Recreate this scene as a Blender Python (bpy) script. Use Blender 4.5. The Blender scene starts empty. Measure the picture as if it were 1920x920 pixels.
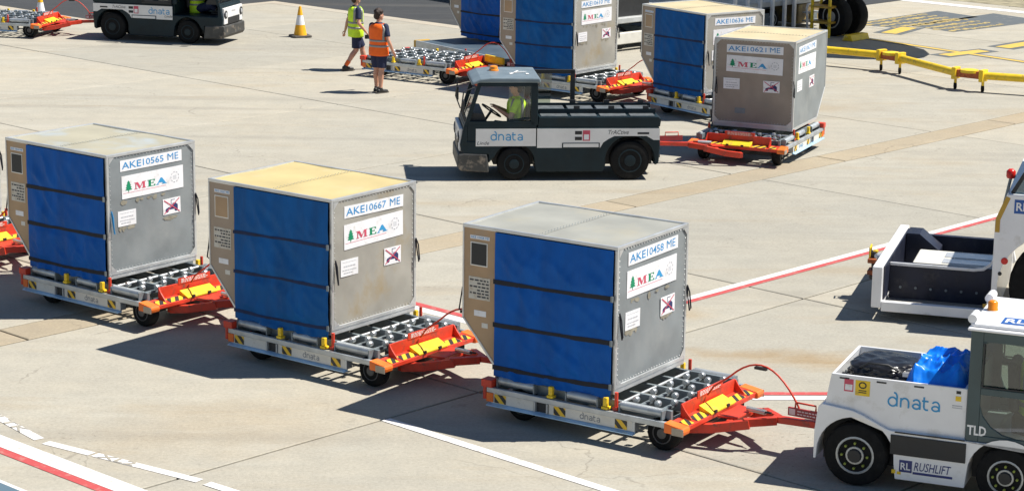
import bpy, bmesh, math, random
from mathutils import Vector, Matrix, noise
R = math.radians
random.seed(7)
scene = bpy.context.scene
col = scene.collection

# ------------------------------------------------------------------ camera
cam_d = bpy.data.cameras.new('camera'); cam = bpy.data.objects.new('camera', cam_d); col.objects.link(cam)
cam_d.sensor_width = 36.0; cam_d.lens = 36.0 * 4156.97 / 1920.0; cam_d.clip_start = 0.5; cam_d.clip_end = 6000
cam.matrix_world = Matrix.Translation((0, 0, 7.38)) @ Matrix.Rotation(R(90 - 12.857), 4, 'X') @ Matrix.Rotation(R(0.738), 4, 'Z')
scene.camera = cam
# ------------------------------------------------------------------ light
TOSUN = Vector((0.66, 0.05, 1.0)).normalized()
world = bpy.data.worlds.new('World'); scene.world = world; world.use_nodes = True
wn = world.node_tree.nodes; wl = world.node_tree.links
sky = wn.new('ShaderNodeTexSky'); sky.sky_type = 'NISHITA'; sky.sun_disc = False
sky.sun_elevation = math.asin(TOSUN.z); sky.sun_rotation = math.atan2(TOSUN.x, TOSUN.y)
sky.air_density = 1.0; sky.dust_density = 0.1; sky.ozone_density = 3.0
wl.new(sky.outputs[0], wn['Background'].inputs[0]); wn['Background'].inputs[1].default_value = 0.058
sun_d = bpy.data.lights.new('sun', 'SUN'); sun_d.energy = 5.0; sun_d.angle = R(0.5); sun_d.color = (1.0, 0.955, 0.87)
sun = bpy.data.objects.new('sun', sun_d); col.objects.link(sun)
sun.rotation_euler = TOSUN.to_track_quat('Z', 'Y').to_euler()
vs = scene.view_settings
vs.view_transform = 'Standard'; vs.look = 'None'; vs.gamma = 1.0; vs.exposure = 0.56; vs.use_curve_mapping = False

# ------------------------------------------------------------------ materials
def nodemat(name):
    m = bpy.data.materials.new(name); m.use_nodes = True
    return m, m.node_tree.nodes, m.node_tree.links, m.node_tree.nodes['Principled BSDF']
def ramp(nt, lo, hi):
    r = nt.new('ShaderNodeMapRange'); r.inputs[1].default_value = lo; r.inputs[2].default_value = hi; r.clamp = True
    return r
def mixc(nt, lk, fac, a, b):
    m = nt.new('ShaderNodeMix'); m.data_type = 'RGBA'
    for sock, v in ((m.inputs[0], fac), (m.inputs[6], a), (m.inputs[7], b)):
        if hasattr(v, 'is_linked') or hasattr(v, 'links'): lk.new(v, sock)
        elif isinstance(v, (tuple, list)): sock.default_value = (*v[:3], 1)
        else: sock.default_value = v
    return m.outputs[2]
MATS = {}
def pm(name, c, rough=0.5, metal=0.0, var=0.12, scale=6.0, dirt=None, dirt_lo=0.55, dirt_hi=0.75, dirt_scale=3.0, bump=0.0, bscale=40.0, spec=None, stretch=(1, 1, 1), coat=0.0):
    if name in MATS: return MATS[name]
    m, nt, lk, b = nodemat(name)
    tc = nt.new('ShaderNodeTexCoord'); mp = nt.new('ShaderNodeMapping'); lk.new(tc.outputs['Object'], mp.inputs[0])
    mp.inputs['Scale'].default_value = stretch
    n = nt.new('ShaderNodeTexNoise'); n.inputs['Scale'].default_value = scale; n.inputs['Detail'].default_value = 6; lk.new(mp.outputs[0], n.inputs[0])
    r = ramp(nt, 0.3, 0.7); lk.new(n.outputs[0], r.inputs[0])
    lo = tuple(x * (1 - var) for x in c); hi = tuple(min(1, x * (1 + var)) for x in c)
    out = mixc(nt, lk, r.outputs[0], lo, hi)
    rr = nt.new('ShaderNodeMapRange'); rr.inputs[3].default_value = max(0.05, rough - 0.1); rr.inputs[4].default_value = min(1, rough + 0.12); lk.new(n.outputs[0], rr.inputs[0])
    lk.new(rr.outputs[0], b.inputs['Roughness'])
    if dirt:
        n2 = nt.new('ShaderNodeTexNoise'); n2.inputs['Scale'].default_value = dirt_scale; n2.inputs['Detail'].default_value = 8; n2.inputs['Roughness'].default_value = 0.65
        lk.new(mp.outputs[0], n2.inputs[0]); r2 = ramp(nt, dirt_lo, dirt_hi); lk.new(n2.outputs[0], r2.inputs[0])
        out = mixc(nt, lk, r2.outputs[0], out, dirt)
    lk.new(out, b.inputs['Base Color']); b.inputs['Metallic'].default_value = metal
    if spec is not None: b.inputs['Specular IOR Level'].default_value = spec
    if coat: b.inputs['Coat Weight'].default_value = coat
    if bump:
        n3 = nt.new('ShaderNodeTexNoise'); n3.inputs['Scale'].default_value = bscale; n3.inputs['Detail'].default_value = 5; lk.new(mp.outputs[0], n3.inputs[0])
        bp = nt.new('ShaderNodeBump'); bp.inputs['Strength'].default_value = bump; bp.inputs['Distance'].default_value = 0.02
        lk.new(n3.outputs[0], bp.inputs['Height']); lk.new(bp.outputs[0], b.inputs['Normal'])
    MATS[name] = m
    return m
def stripes(name, c1, c2, k=14.0):
    m, nt, lk, b = nodemat(name)
    tc = nt.new('ShaderNodeTexCoord'); sx = nt.new('ShaderNodeSeparateXYZ'); lk.new(tc.outputs['Object'], sx.inputs[0])
    a = nt.new('ShaderNodeMath'); a.operation = 'ADD'; lk.new(sx.outputs[0], a.inputs[0]); lk.new(sx.outputs[2], a.inputs[1])
    a2 = nt.new('ShaderNodeMath'); a2.operation = 'ADD'; lk.new(a.outputs[0], a2.inputs[0]); lk.new(sx.outputs[1], a2.inputs[1])
    a3 = nt.new('ShaderNodeMath'); a3.operation = 'MULTIPLY'; lk.new(a2.outputs[0], a3.inputs[0]); a3.inputs[1].default_value = k
    f = nt.new('ShaderNodeMath'); f.operation = 'FRACT'; lk.new(a3.outputs[0], f.inputs[0])
    g = nt.new('ShaderNodeMath'); g.operation = 'GREATER_THAN'; g.inputs[1].default_value = 0.5; lk.new(f.outputs[0], g.inputs[0])
    lk.new(mixc(nt, lk, g.outputs[0], c1, c2), b.inputs['Base Color']); b.inputs['Roughness'].default_value = 0.5
    return m
def glassmat(name, tint, op):
    m, nt, lk, b = nodemat(name); nt.remove(b)
    o = nt['Material Output']; t = nt.new('ShaderNodeBsdfTransparent'); t.inputs[0].default_value = (*tint, 1)
    g = nt.new('ShaderNodeBsdfGlossy'); g.inputs['Roughness'].default_value = 0.03; g.inputs[0].default_value = (0.9, 0.95, 1, 1)
    fr = nt.new('ShaderNodeFresnel'); fr.inputs[0].default_value = 1.5
    ad = nt.new('ShaderNodeMath'); ad.operation = 'ADD'; ad.inputs[1].default_value = op; lk.new(fr.outputs[0], ad.inputs[0])
    mx = nt.new('ShaderNodeMixShader'); lk.new(ad.outputs[0], mx.inputs[0]); lk.new(t.outputs[0], mx.inputs[1]); lk.new(g.outputs[0], mx.inputs[2]); lk.new(mx.outputs[0], o.inputs[0])
    return m
def concrete(name, base, warm, speck=0.3, rnd=0.06, spills=()):
    m, nt, lk, b = nodemat(name)
    geo = nt.new('ShaderNodeNewGeometry'); oi = nt.new('ShaderNodeObjectInfo')
    def nz(sc, det=6, ro=0.55, vec=None, dim=None):
        n = nt.new('ShaderNodeTexNoise'); n.inputs['Scale'].default_value = sc; n.inputs['Detail'].default_value = det; n.inputs['Roughness'].default_value = ro
        lk.new(vec or geo.outputs['Position'], n.inputs[0]); return n.outputs[0]
    mp = nt.new('ShaderNodeMapping'); mp.inputs['Rotation'].default_value = (0, 0, R(-5)); mp.inputs['Scale'].default_value = (0.25, 1.0, 1.0); lk.new(geo.outputs['Position'], mp.inputs[0])
    r1 = ramp(nt, 0.38, 0.62); lk.new(nz(0.28, 7), r1.inputs[0])
    ra = nt.new('ShaderNodeMath'); ra.operation = 'MULTIPLY_ADD'; ra.inputs[1].default_value = 0.5; ra.use_clamp = True; lk.new(r1.outputs[0], ra.inputs[0])
    rb = nt.new('ShaderNodeMath'); rb.operation = 'MULTIPLY'; rb.inputs[1].default_value = 0.5; lk.new(oi.outputs['Random'], rb.inputs[0]); lk.new(rb.outputs[0], ra.inputs[2])
    c = mixc(nt, lk, ra.outputs[0], base, warm)
    # blotches
    rq = ramp(nt, 0.35, 0.68); lk.new(nz(2.2, 8, 0.68), rq.inputs[0])
    kq = nt.new('ShaderNodeMath'); kq.operation = 'MULTIPLY'; kq.inputs[1].default_value = 0.55; lk.new(rq.outputs[0], kq.inputs[0])
    c = mixc(nt, lk, kq.outputs[0], c, tuple(x * 0.82 for x in base))
    # tyre polish running along the traffic lane
    mt = nt.new('ShaderNodeMapping'); mt.inputs['Rotation'].default_value = (0, 0, R(38)); mt.inputs['Scale'].default_value = (0.05, 1.1, 1.0); lk.new(geo.outputs['Position'], mt.inputs[0])
    rt = ramp(nt, 0.54, 0.68); lk.new(nz(1.0, 4, 0.5, mt.outputs[0]), rt.inputs[0])
    kt = nt.new('ShaderNodeMath'); kt.operation = 'MULTIPLY'; kt.inputs[1].default_value = 0.22; lk.new(rt.outputs[0], kt.inputs[0])
    c = mixc(nt, lk, kt.outputs[0], c, (0.17, 0.16, 0.145))
    # old rust-brown spills, each with a place of its own
    for (ex, ey, rx, ry, an, k_) in spills:
        ms = nt.new('ShaderNodeMapping'); ms.vector_type = 'TEXTURE'; ms.inputs['Location'].default_value = (ex, ey, 0); ms.inputs['Rotation'].default_value = (0, 0, R(an)); ms.inputs['Scale'].default_value = (rx, ry, 1); lk.new(geo.outputs['Position'], ms.inputs[0])
        ln = nt.new('ShaderNodeVectorMath'); ln.operation = 'LENGTH'; lk.new(ms.outputs[0], ln.inputs[0])
        sb = nt.new('ShaderNodeMath'); sb.operation = 'MULTIPLY_ADD'; sb.inputs[1].default_value = 1.6; lk.new(nz(1.6, 6, 0.65), sb.inputs[0]); lk.new(ln.outputs['Value'], sb.inputs[2])
        rs = nt.new('ShaderNodeMapRange'); rs.inputs[1].default_value = 1.0; rs.inputs[2].default_value = 1.9; rs.inputs[3].default_value = k_; rs.inputs[4].default_value = 0.0; lk.new(sb.outputs[0], rs.inputs[0])
        c = mixc(nt, lk, rs.outputs[0], c, (0.30, 0.205, 0.10))
    # brown smears drawn out along the traffic direction
    r2 = ramp(nt, 0.55, 0.75); lk.new(nz(0.9, 7, 0.6, mp.outputs[0]), r2.inputs[0])
    k2 = nt.new('ShaderNodeMath'); k2.operation = 'MULTIPLY'; k2.inputs[1].default_value = 0.34; lk.new(r2.outputs[0], k2.inputs[0])
    c = mixc(nt, lk, k2.outputs[0], c, (warm[0] * 0.82, warm[1] * 0.66, warm[2] * 0.45))
    # paler cement-rich clouds
    r3 = ramp(nt, 0.52, 0.72); lk.new(nz(1.7, 6, 0.6, mp.outputs[0]), r3.inputs[0])
    k3 = nt.new('ShaderNodeMath'); k3.operation = 'MULTIPLY'; k3.inputs[1].default_value = 0.45; lk.new(r3.outputs[0], k3.inputs[0])
    c = mixc(nt, lk, k3.outputs[0], c, tuple(min(1, x * 1.2) for x in base))
    # dark pits and grit
    r4 = ramp(nt, 0.60, 0.68); lk.new(nz(11.0, 3, 0.7), r4.inputs[0])
    rm = ramp(nt, 0.48, 0.62); lk.new(nz(0.25, 3), rm.inputs[0])
    k4 = nt.new('ShaderNodeMath'); k4.operation = 'MULTIPLY'; lk.new(r4.outputs[0], k4.inputs[0]); lk.new(rm.outputs[0], k4.inputs[1])
    k5 = nt.new('ShaderNodeMath'); k5.operation = 'MULTIPLY'; k5.inputs[1].default_value = speck; lk.new(k4.outputs[0], k5.inputs[0])
    c = mixc(nt, lk, k5.outputs[0], c, (0.09, 0.08, 0.065))
    # hairline cracks
    vo = nt.new('ShaderNodeTexVoronoi'); vo.feature = 'DISTANCE_TO_EDGE'; vo.inputs['Scale'].default_value = 0.30
    wv = nt.new('ShaderNodeTexNoise'); wv.inputs['Scale'].default_value = 1.1; wv.inputs['Detail'].default_value = 5; lk.new(geo.outputs['Position'], wv.inputs[0])
    va = nt.new('ShaderNodeVectorMath'); va.operation = 'MULTIPLY_ADD'; va.inputs[1].default_value = (1.3, 1.3, 0); lk.new(wv.outputs['Color'], va.inputs[0]); lk.new(geo.outputs['Position'], va.inputs[2]); lk.new(va.outputs[0], vo.inputs['Vector'])
    rv_ = nt.new('ShaderNodeMapRange'); rv_.inputs[1].default_value = 0.0015; rv_.inputs[2].default_value = 0.0045; rv_.inputs[3].default_value = 0.28; rv_.inputs[4].default_value = 0.0; lk.new(vo.outputs['Distance'], rv_.inputs[0])
    rk = ramp(nt, 0.54, 0.60); lk.new(nz(0.35, 3), rk.inputs[0]); kk_ = nt.new('ShaderNodeMath'); kk_.operation = 'MULTIPLY'; lk.new(rv_.outputs[0], kk_.inputs[0]); lk.new(rk.outputs[0], kk_.inputs[1])
    c = mixc(nt, lk, kk_.outputs[0], c, (0.08, 0.07, 0.06))
    # oil drips
    r6 = ramp(nt, 0.66, 0.78); lk.new(nz(1.3, 5, 0.7), r6.inputs[0])
    k6 = nt.new('ShaderNodeMath'); k6.operation = 'MULTIPLY'; k6.inputs[1].default_value = 0.5; lk.new(r6.outputs[0], k6.inputs[0])
    c = mixc(nt, lk, k6.outputs[0], c, (0.1, 0.09, 0.08))
    # fine grain + slab to slab variation
    hs = nt.new('ShaderNodeHueSaturation'); lk.new(c, hs.inputs['Color'])
    g = nt.new('ShaderNodeMapRange'); g.inputs[1].default_value = 0.25; g.inputs[2].default_value = 0.75; g.inputs[3].default_value = 0.80; g.inputs[4].default_value = 1.20; lk.new(nz(24, 6, 0.78), g.inputs[0])
    g2 = nt.new('ShaderNodeMapRange'); g2.inputs[3].default_value = 1 - rnd; g2.inputs[4].default_value = 1 + rnd; lk.new(oi.outputs['Random'], g2.inputs[0])
    mu = nt.new('ShaderNodeMath'); mu.operation = 'MULTIPLY'; lk.new(g.outputs[0], mu.inputs[0]); lk.new(g2.outputs[0], mu.inputs[1]); lk.new(mu.outputs[0], hs.inputs['Value'])
    lk.new(hs.outputs[0], b.inputs['Base Color']); b.inputs['Roughness'].default_value = 0.92; b.inputs['Specular IOR Level'].default_value = 0.25
    bp = nt.new('ShaderNodeBump'); bp.inputs['Strength'].default_value = 0.35; bp.inputs['Distance'].default_value = 0.01; lk.new(nz(55, 4, 0.7), bp.inputs['Height']); lk.new(bp.outputs[0], b.inputs['Normal'])
    return m
def paint(name, c, under, lo=0.56, hi=0.66, sc=7.0):
    m, nt, lk, b = nodemat(name)
    geo = nt.new('ShaderNodeNewGeometry')
    n = nt.new('ShaderNodeTexNoise'); n.inputs['Scale'].default_value = sc; n.inputs['Detail'].default_value = 8; n.inputs['Roughness'].default_value = 0.7; lk.new(geo.outputs['Position'], n.inputs[0])
    r = ramp(nt, lo, hi); lk.new(n.outputs[0], r.inputs[0])
    n2 = nt.new('ShaderNodeTexNoise'); n2.inputs['Scale'].default_value = 1.4; lk.new(geo.outputs['Position'], n2.inputs[0])
    cc = mixc(nt, lk, n2.outputs[0], tuple(x * 0.88 for x in c), c)
    lk.new(mixc(nt, lk, r.outputs[0], cc, under), b.inputs['Base Color']); b.inputs['Roughness'].default_value = 0.75
    return m
SPILLS = ((4.0, 26.2, 2.2, .50, -8, .75), (1.9, 28.3, .9, .5, 20, .5), (-3.2, 23.2, 2.2, 1.2, 20, .22), (5.6, 30.9, 1.6, .4, -5, .35), (6.2, 45.6, 1.8, .7, 0, .3))
CONC = concrete('concrete', (0.372, 0.355, 0.306), (0.412, 0.373, 0.298), 0.45, 0.06, SPILLS)
CONC_STRIP = concrete('concrete_strip', (0.365, 0.315, 0.235), (0.385, 0.315, 0.22), 0.35, 0.06)
CONC_PALE = concrete('concrete_pale', (0.46, 0.42, 0.35), (0.47, 0.41, 0.32), 0.1)
ASPH = concrete('asphalt', (0.047, 0.05, 0.055), (0.06, 0.062, 0.065), 0.2)
SEAL = pm('joint_sealant', (0.045, 0.04, 0.035), 0.9)
PW = paint('paint_white', (0.72, 0.70, 0.69), (0.40, 0.36, 0.30), 0.54, 0.68)
PR = paint('paint_red', (0.50, 0.075, 0.075), (0.46, 0.25, 0.21), 0.52, 0.72)
PY = paint('paint_yellow', (0.62, 0.42, 0.07), (0.34, 0.29, 0.19), 0.52, 0.70)
PYD = paint('paint_yellow_faded', (0.50, 0.37, 0.12), (0.2, 0.19, 0.15), 0.45, 0.62, 5)
PG = paint('paint_dark', (0.10, 0.115, 0.125), (0.3, 0.27, 0.22), 0.55, 0.8, 3)
PB = paint('paint_blue', (0.10, 0.16, 0.21), (0.2, 0.2, 0.2), 0.6, 0.8)
GALV = pm('galvanised', (0.46, 0.49, 0.51), 0.42, 0.55, 0.2, 5, (0.24, 0.21, 0.17), 0.58, 0.8, 4)
GALVD = pm('deck_grey', (0.20, 0.235, 0.255), 0.5, 0.3, 0.2, 5, (0.14, 0.12, 0.1), 0.58, 0.8, 5)
ALU = pm('aluminium', (0.62, 0.63, 0.63), 0.38, 0.6, 0.12, 4, (0.36, 0.33, 0.28), 0.6, 0.85, 3)
CHROME = pm('chrome', (0.58, 0.59, 0.59), 0.35, 0.8, 0.1, 5)
RUBBER = pm('rubber', (0.014, 0.014, 0.014), 0.85, 0, 0.3, 9, (0.035, 0.032, 0.028), 0.6, 0.8, 5, 0.2, 50, spec=0.15)
BLACK = pm('black_plastic', (0.02, 0.021, 0.023), 0.55, 0, 0.2, 9)
STRAP = pm('strap_webbing', (0.012, 0.014, 0.022), 0.8, 0, 0.3, 20)
STRAPB = pm('strap_navy', (0.006, 0.02, 0.075), 0.8, 0, 0.4, 8)
RED = pm('red_paint', (0.62, 0.045, 0.018), 0.45, 0, 0.15, 6, (0.20, 0.06, 0.04), 0.54, 0.70, 9)
ORANGE = pm('orange_paint', (0.85, 0.17, 0.02), 0.5, 0, 0.15, 6, (0.36, 0.17, 0.08), 0.55, 0.70, 11)
SCUFF = pm('scuffed_edge', (0.42, 0.37, 0.30), 0.5, 0.3, 0.3, 9, (0.75, 0.2, 0.04), 0.5, 0.65, 9)
YELLOW = pm('yellow_paint', (0.83, 0.56, 0.02), 0.45, 0, 0.12, 6, (0.38, 0.27, 0.08), 0.56, 0.72, 11)
HAZ = stripes('hazard_stripes', (0.80, 0.50, 0.03), (0.03, 0.03, 0.03), 7.5)
WPLATE = pm('white_plate', (0.66, 0.64, 0.58), 0.5, 0, 0.1, 5, (0.33, 0.28, 0.2), 0.58, 0.8, 5)
LEDGE = pm('ledge_sky_tint', (0.42, 0.64, 0.86), 0.32, 0.2, 0.15, 5, (0.3, 0.3, 0.28), 0.6, 0.8, 5)  # blue of the reflected sky put into the ledge colour
LEAF = pm('vinyl_white', (0.80, 0.80, 0.82), 0.4, 0, 0.07, 5, (0.55, 0.52, 0.47), 0.56, 0.75, 9)
BLUEINK = pm('ink_blue', (0.02, 0.25, 0.56), 0.5, 0, 0.1)
CYAN = pm('ink_cyan', (0.03, 0.30, 0.60), 0.45, 0, 0.05)
REDINK = pm('ink_red', (0.55, 0.07, 0.12), 0.5); GREENINK = pm('ink_green', (0.0, 0.24, 0.11), 0.5)
GREYINK = pm('ink_grey', (0.42, 0.43, 0.46), 0.6); NAVYINK = pm('ink_navy', (0.02, 0.03, 0.12), 0.5); DARKINK = pm('ink_dark', (0.05, 0.05, 0.06), 0.6)
WHITEINK = pm('ink_white', (0.8, 0.8, 0.8), 0.5)
CURT = {  # darker streaks in the cloth colour add to the shading of the folds
 'a': pm('curtain_blue', (0.001, 0.092, 0.39), 0.6, 0, 0.12, 4, (0.002, 0.070, 0.295), 0.5, 0.78, 2.2, 0.45, 8, spec=0.2, stretch=(1.4, 1, 0.35)),
 'b': pm('curtain_blue_faded', (0.003, 0.096, 0.32), 0.65, 0, 0.14, 4, (0.005, 0.072, 0.235), 0.48, 0.75, 2.6, 0.45, 9, spec=0.2, stretch=(1.4, 1, 0.4))}
GREYP = pm('panel_grey', (0.235, 0.258, 0.268), 0.5, 0.2, 0.14, 2.5, (0.30, 0.318, 0.32), 0.5, 0.75, 1.6, 0.05, 5)
BEIGEP = pm('panel_beige', (0.365, 0.35, 0.31), 0.5, 0.2, 0.14, 2.5, (0.36, 0.285, 0.17), 0.52, 0.75, 1.8, 0.05, 5)
TANP = pm('panel_tan', (0.32, 0.265, 0.215), 0.5, 0.1, 0.12, 2.5, (0.26, 0.235, 0.20), 0.5, 0.8, 1.6, 0.04, 5)
BROWNP = pm('panel_brown', (0.41, 0.275, 0.16), 0.5, 0.1, 0.14, 3, (0.36, 0.28, 0.21), 0.5, 0.75, 2.5, 0.04, 5)
ROOF = {'grey': pm('roof_grey', (0.325, 0.325, 0.29), 0.6, 0.1, 0.1, 2, (0.37, 0.345, 0.27), 0.5, 0.75, 1.3, 0.08, 6),
        'yellow': pm('roof_yellow', (0.52, 0.42, 0.20), 0.65, 0, 0.08, 2, (0.53, 0.45, 0.27), 0.55, 0.8, 1.3, 0.05, 6),
        'pale': pm('roof_pale', (0.375, 0.35, 0.265), 0.65, 0, 0.08, 2, (0.37, 0.40, 0.40), 0.5, 0.64, 1.2, 0.08, 6),
        'cream': pm('roof_cream', (0.53, 0.445, 0.275), 0.65, 0, 0.08, 2, (0.53, 0.48, 0.36), 0.55, 0.8, 1.3, 0.05, 6)}
STAIN = pm('rust_stain', (0.265, 0.245, 0.19), 0.7, 0, 0.3, 9)
TUGD = pm('tug_dark', (0.009, 0.021, 0.028), 0.45, 0, 0.2, 4, (0.02, 0.026, 0.026), 0.56, 0.8, 3, spec=0.25)
TUGW = pm('tug_white', (0.74, 0.73, 0.72), 0.4, 0, 0.06, 4, (0.5, 0.42, 0.33), 0.64, 0.85, 3)
SCRATCH = pm('scraped_metal', (0.06, 0.06, 0.058), 0.55, 0.2, 0.35, 6, (0.30, 0.25, 0.20), 0.54, 0.66, 5)
DECKG = pm('deck_tread', (0.115, 0.13, 0.14), 0.6, 0.2, 0.25, 8, (0.07, 0.07, 0.07), 0.55, 0.75, 5, 0.3, 60)
BODYW = pm('body_white', (0.80, 0.80, 0.81), 0.32, 0, 0.05, 3, (0.56, 0.54, 0.50), 0.56, 0.80, 4.5, coat=0.3)
CABG = pm('cab_green_grey', (0.052, 0.085, 0.092), 0.4, 0, 0.12, 4)
SHINYB = pm('black_vinyl', (0.012, 0.012, 0.014), 0.28, 0, 0.2, 6, bump=0.3, bscale=12)
TARP = pm('blue_tarp', (0.004, 0.20, 0.82), 0.34, 0, 0.15, 4, bump=0.2, bscale=10)
NAVYST = pm('navy_steel', (0.012, 0.016, 0.035), 0.45, 0.2, 0.3, 4, (0.05, 0.05, 0.06), 0.55, 0.75, 5)
OCHRE = pm('ochre_edge', (0.50, 0.30, 0.04), 0.5)
RUST = pm('rusty_orange', (0.45, 0.12, 0.04), 0.6, 0.2, 0.3, 12, (0.12, 0.05, 0.03), 0.5, 0.7, 12)
SKIN = pm('skin', (0.58, 0.30, 0.20), 0.5, 0, 0.08, 12); HAIRM = pm('hair_brown', (0.03, 0.014, 0.008), 0.6, 0, 0.4, 40, bump=0.6, bscale=90)
VESTY = pm('hi_vis_yellow', (0.58, 0.85, 0.02), 0.6, 0, 0.1, 12, bump=0.3, bscale=14); VESTO = pm('hi_vis_orange', (1.0, 0.135, 0.0), 0.6, 0, 0.1, 12, bump=0.3, bscale=14)
REFL = pm('reflective_tape', (0.27, 0.27, 0.26), 0.4, 0.2, 0.1, 12)
NAVYC = pm('navy_cloth', (0.013, 0.02, 0.06), 0.8, 0, 0.2, 20, bump=0.3, bscale=18); SHOEM = pm('shoe_black', (0.015, 0.015, 0.016), 0.5); SOCKO = pm('sock_orange', (0.9, 0.16, 0.03), 0.8)
CONEY = pm('cone_orange', (0.86, 0.42, 0.01), 0.5, 0, 0.08, 8, (0.5, 0.25, 0.04), 0.62, 0.8, 9); CONEB = pm('cone_base', (0.09, 0.08, 0.07), 0.8)
GLASS = glassmat('glass_clear', (0.84, 0.90, 0.88), 0.03); GLASSD = glassmat('glass_tinted', (0.42, 0.50, 0.46), 0.06)
AMBER = pm('amber_lens', (0.95, 0.28, 0.01), 0.25, coat=0.5); REDLENS = pm('red_lens', (0.6, 0.02, 0.015), 0.25); LENS = pm('lamp_lens', (0.55, 0.56, 0.58), 0.15, 0.3)
LIME = pm('lime_nut', (0.24, 0.29, 0.04), 0.5); RIMG = pm('rim_grey', (0.45, 0.46, 0.46), 0.4, 0.4, 0.1, 6, (0.2, 0.17, 0.13), 0.58, 0.8, 6)
RIMD = pm('rim_shaded', (0.10, 0.10, 0.10), 0.6, 0.2, 0.2, 6, (0.2, 0.17, 0.13), 0.58, 0.8, 6)  # rim grey darkened for the shade under the dollies
AIRW = pm('aircraft_white', (0.78, 0.78, 0.78), 0.3); GRASS = pm('dry_grass', (0.26, 0.23, 0.15), 0.95, 0, 0.4, 3)

# ------------------------------------------------------------------ mesh helpers
def frame(o, ux, uy):
    ux = Vector(ux).normalized(); uy = Vector(uy).normalized(); return (Vector(o), ux, uy, ux.cross(uy))
_txt = {}
def text2d(s, bold=0.0):
    k = (s, bold)
    if k not in _txt:
        cu = bpy.data.curves.new('t', 'FONT'); cu.body = s; cu.size = 1; cu.offset = bold; cu.resolution_u = 2
        o = bpy.data.objects.new('t', cu); me = bpy.data.meshes.new_from_object(o)
        V = [v.co.copy() for v in me.vertices]; F = [tuple(p.vertices) for p in me.polygons]
        bpy.data.objects.remove(o); bpy.data.curves.remove(cu); bpy.data.meshes.remove(me)
        x0 = min(v.x for v in V); x1 = max(v.x for v in V); y0 = min(v.y for v in V); y1 = max(v.y for v in V)
        _txt[k] = ([((v.x - x0) / (x1 - x0), (v.y - y0) / (y1 - y0)) for v in V], F)
    return _txt[k]
class MB:
    def __init__(s): s.v = []; s.f = []; s.m = []; s.k = 0
    def add(s, V, F, mi=0):
        n = len(s.v); s.v += [tuple(v) for v in V]; s.f += [tuple(i + n for i in f) for f in F]; s.m += [mi] * len(F); return s
    def box(s, x0, x1, y0, y1, z0, z1, mi=0):
        V = [(x, y, z) for z in (z0, z1) for y in (y0, y1) for x in (x0, x1)]
        return s.add(V, [(0, 2, 3, 1), (4, 5, 7, 6), (0, 1, 5, 4), (2, 6, 7, 3), (0, 4, 6, 2), (1, 3, 7, 5)], mi)
    def bar(s, p0, p1, w, h, mi=0, up=(0, 0, 1)):
        p0 = Vector(p0); p1 = Vector(p1); d = (p1 - p0).normalized(); a = d.cross(Vector(up))
        if a.length < 1e-4: a = d.cross(Vector((0, 1, 0)))
        a.normalize(); b = a.cross(d).normalized(); a = a * w / 2; b = b * h / 2
        V = [p + i * a + j * b for p in (p0, p1) for i, j in ((-1, -1), (1, -1), (1, 1), (-1, 1))]
        return s.add(V, [(0, 1, 2, 3), (7, 6, 5, 4), (0, 4, 5, 1), (1, 5, 6, 2), (2, 6, 7, 3), (3, 7, 4, 0)], mi)
    def tube(s, path, r, n=10, mi=0, cap=True):
        P = [Vector(p) for p in path]; rs = r if isinstance(r, (list, tuple)) else [r] * len(P); V = []; F = []; ref = None
        for i, p in enumerate(P):
            d = (P[min(i + 1, len(P) - 1)] - P[max(i - 1, 0)]).normalized()
            if ref is None:
                ref = d.cross(Vector((0, 0, 1)));
                if ref.length < 0.05: ref = d.cross(Vector((0, 1, 0)))
            a = (ref - d * ref.dot(d)).normalized(); ref = a; b = d.cross(a)
            rr = rs[i]; ra, rb = rr if isinstance(rr, tuple) else (rr, rr)
            V += [p + a * math.cos(t) * ra + b * math.sin(t) * rb for t in [2 * math.pi * k / n for k in range(n)]]
        for i in range(len(P) - 1):
            for k in range(n): F.append((i * n + k, i * n + (k + 1) % n, (i + 1) * n + (k + 1) % n, (i + 1) * n + k))
        if cap: F += [tuple(reversed(range(n))), tuple(range((len(P) - 1) * n, len(P) * n))]
        return s.add(V, F, mi)
    def cyl(s, p0, p1, r0, r1=None, n=16, mi=0): return s.tube([p0, p1], [r0, r0 if r1 is None else r1], n, mi)
    def rev(s, c, ax, prof, n=24, mi=0):
        """surface of revolution: prof = [(r, h)...] along axis ax from c"""
        ax = Vector(ax).normalized(); a = ax.cross(Vector((0, 0, 1)));
        if a.length < 0.05: a = ax.cross(Vector((0, 1, 0)))
        a.normalize(); b = ax.cross(a); c = Vector(c); V = []; F = []
        for r, h in prof: V += [c + ax * h + (a * math.cos(t) + b * math.sin(t)) * r for t in [2 * math.pi * k / n for k in range(n)]]
        for i in range(len(prof) - 1):
            for k in range(n): F.append((i * n + k, i * n + (k + 1) % n, (i + 1) * n + (k + 1) % n, (i + 1) * n + k))
        F += [tuple(reversed(range(n))), tuple(range((len(prof) - 1) * n, len(prof) * n))]
        return s.add(V, F, mi)
    def ball(s, c, r, n=12, mi=0):
        rx, ry, rz = r if isinstance(r, tuple) else (r, r, r); V = []; F = []; m = max(6, n * 2 // 3)
        for i in range(m + 1):
            t = math.pi * i / m
            for k in range(n): a = 2 * math.pi * k / n; V.append((c[0] + rx * math.sin(t) * math.cos(a), c[1] + ry * math.sin(t) * math.sin(a), c[2] + rz * math.cos(t)))
        for i in range(m):
            for k in range(n): F.append((i * n + k, (i + 1) * n + k, (i + 1) * n + (k + 1) % n, i * n + (k + 1) % n))
        return s.add(V, F, mi)
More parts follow.
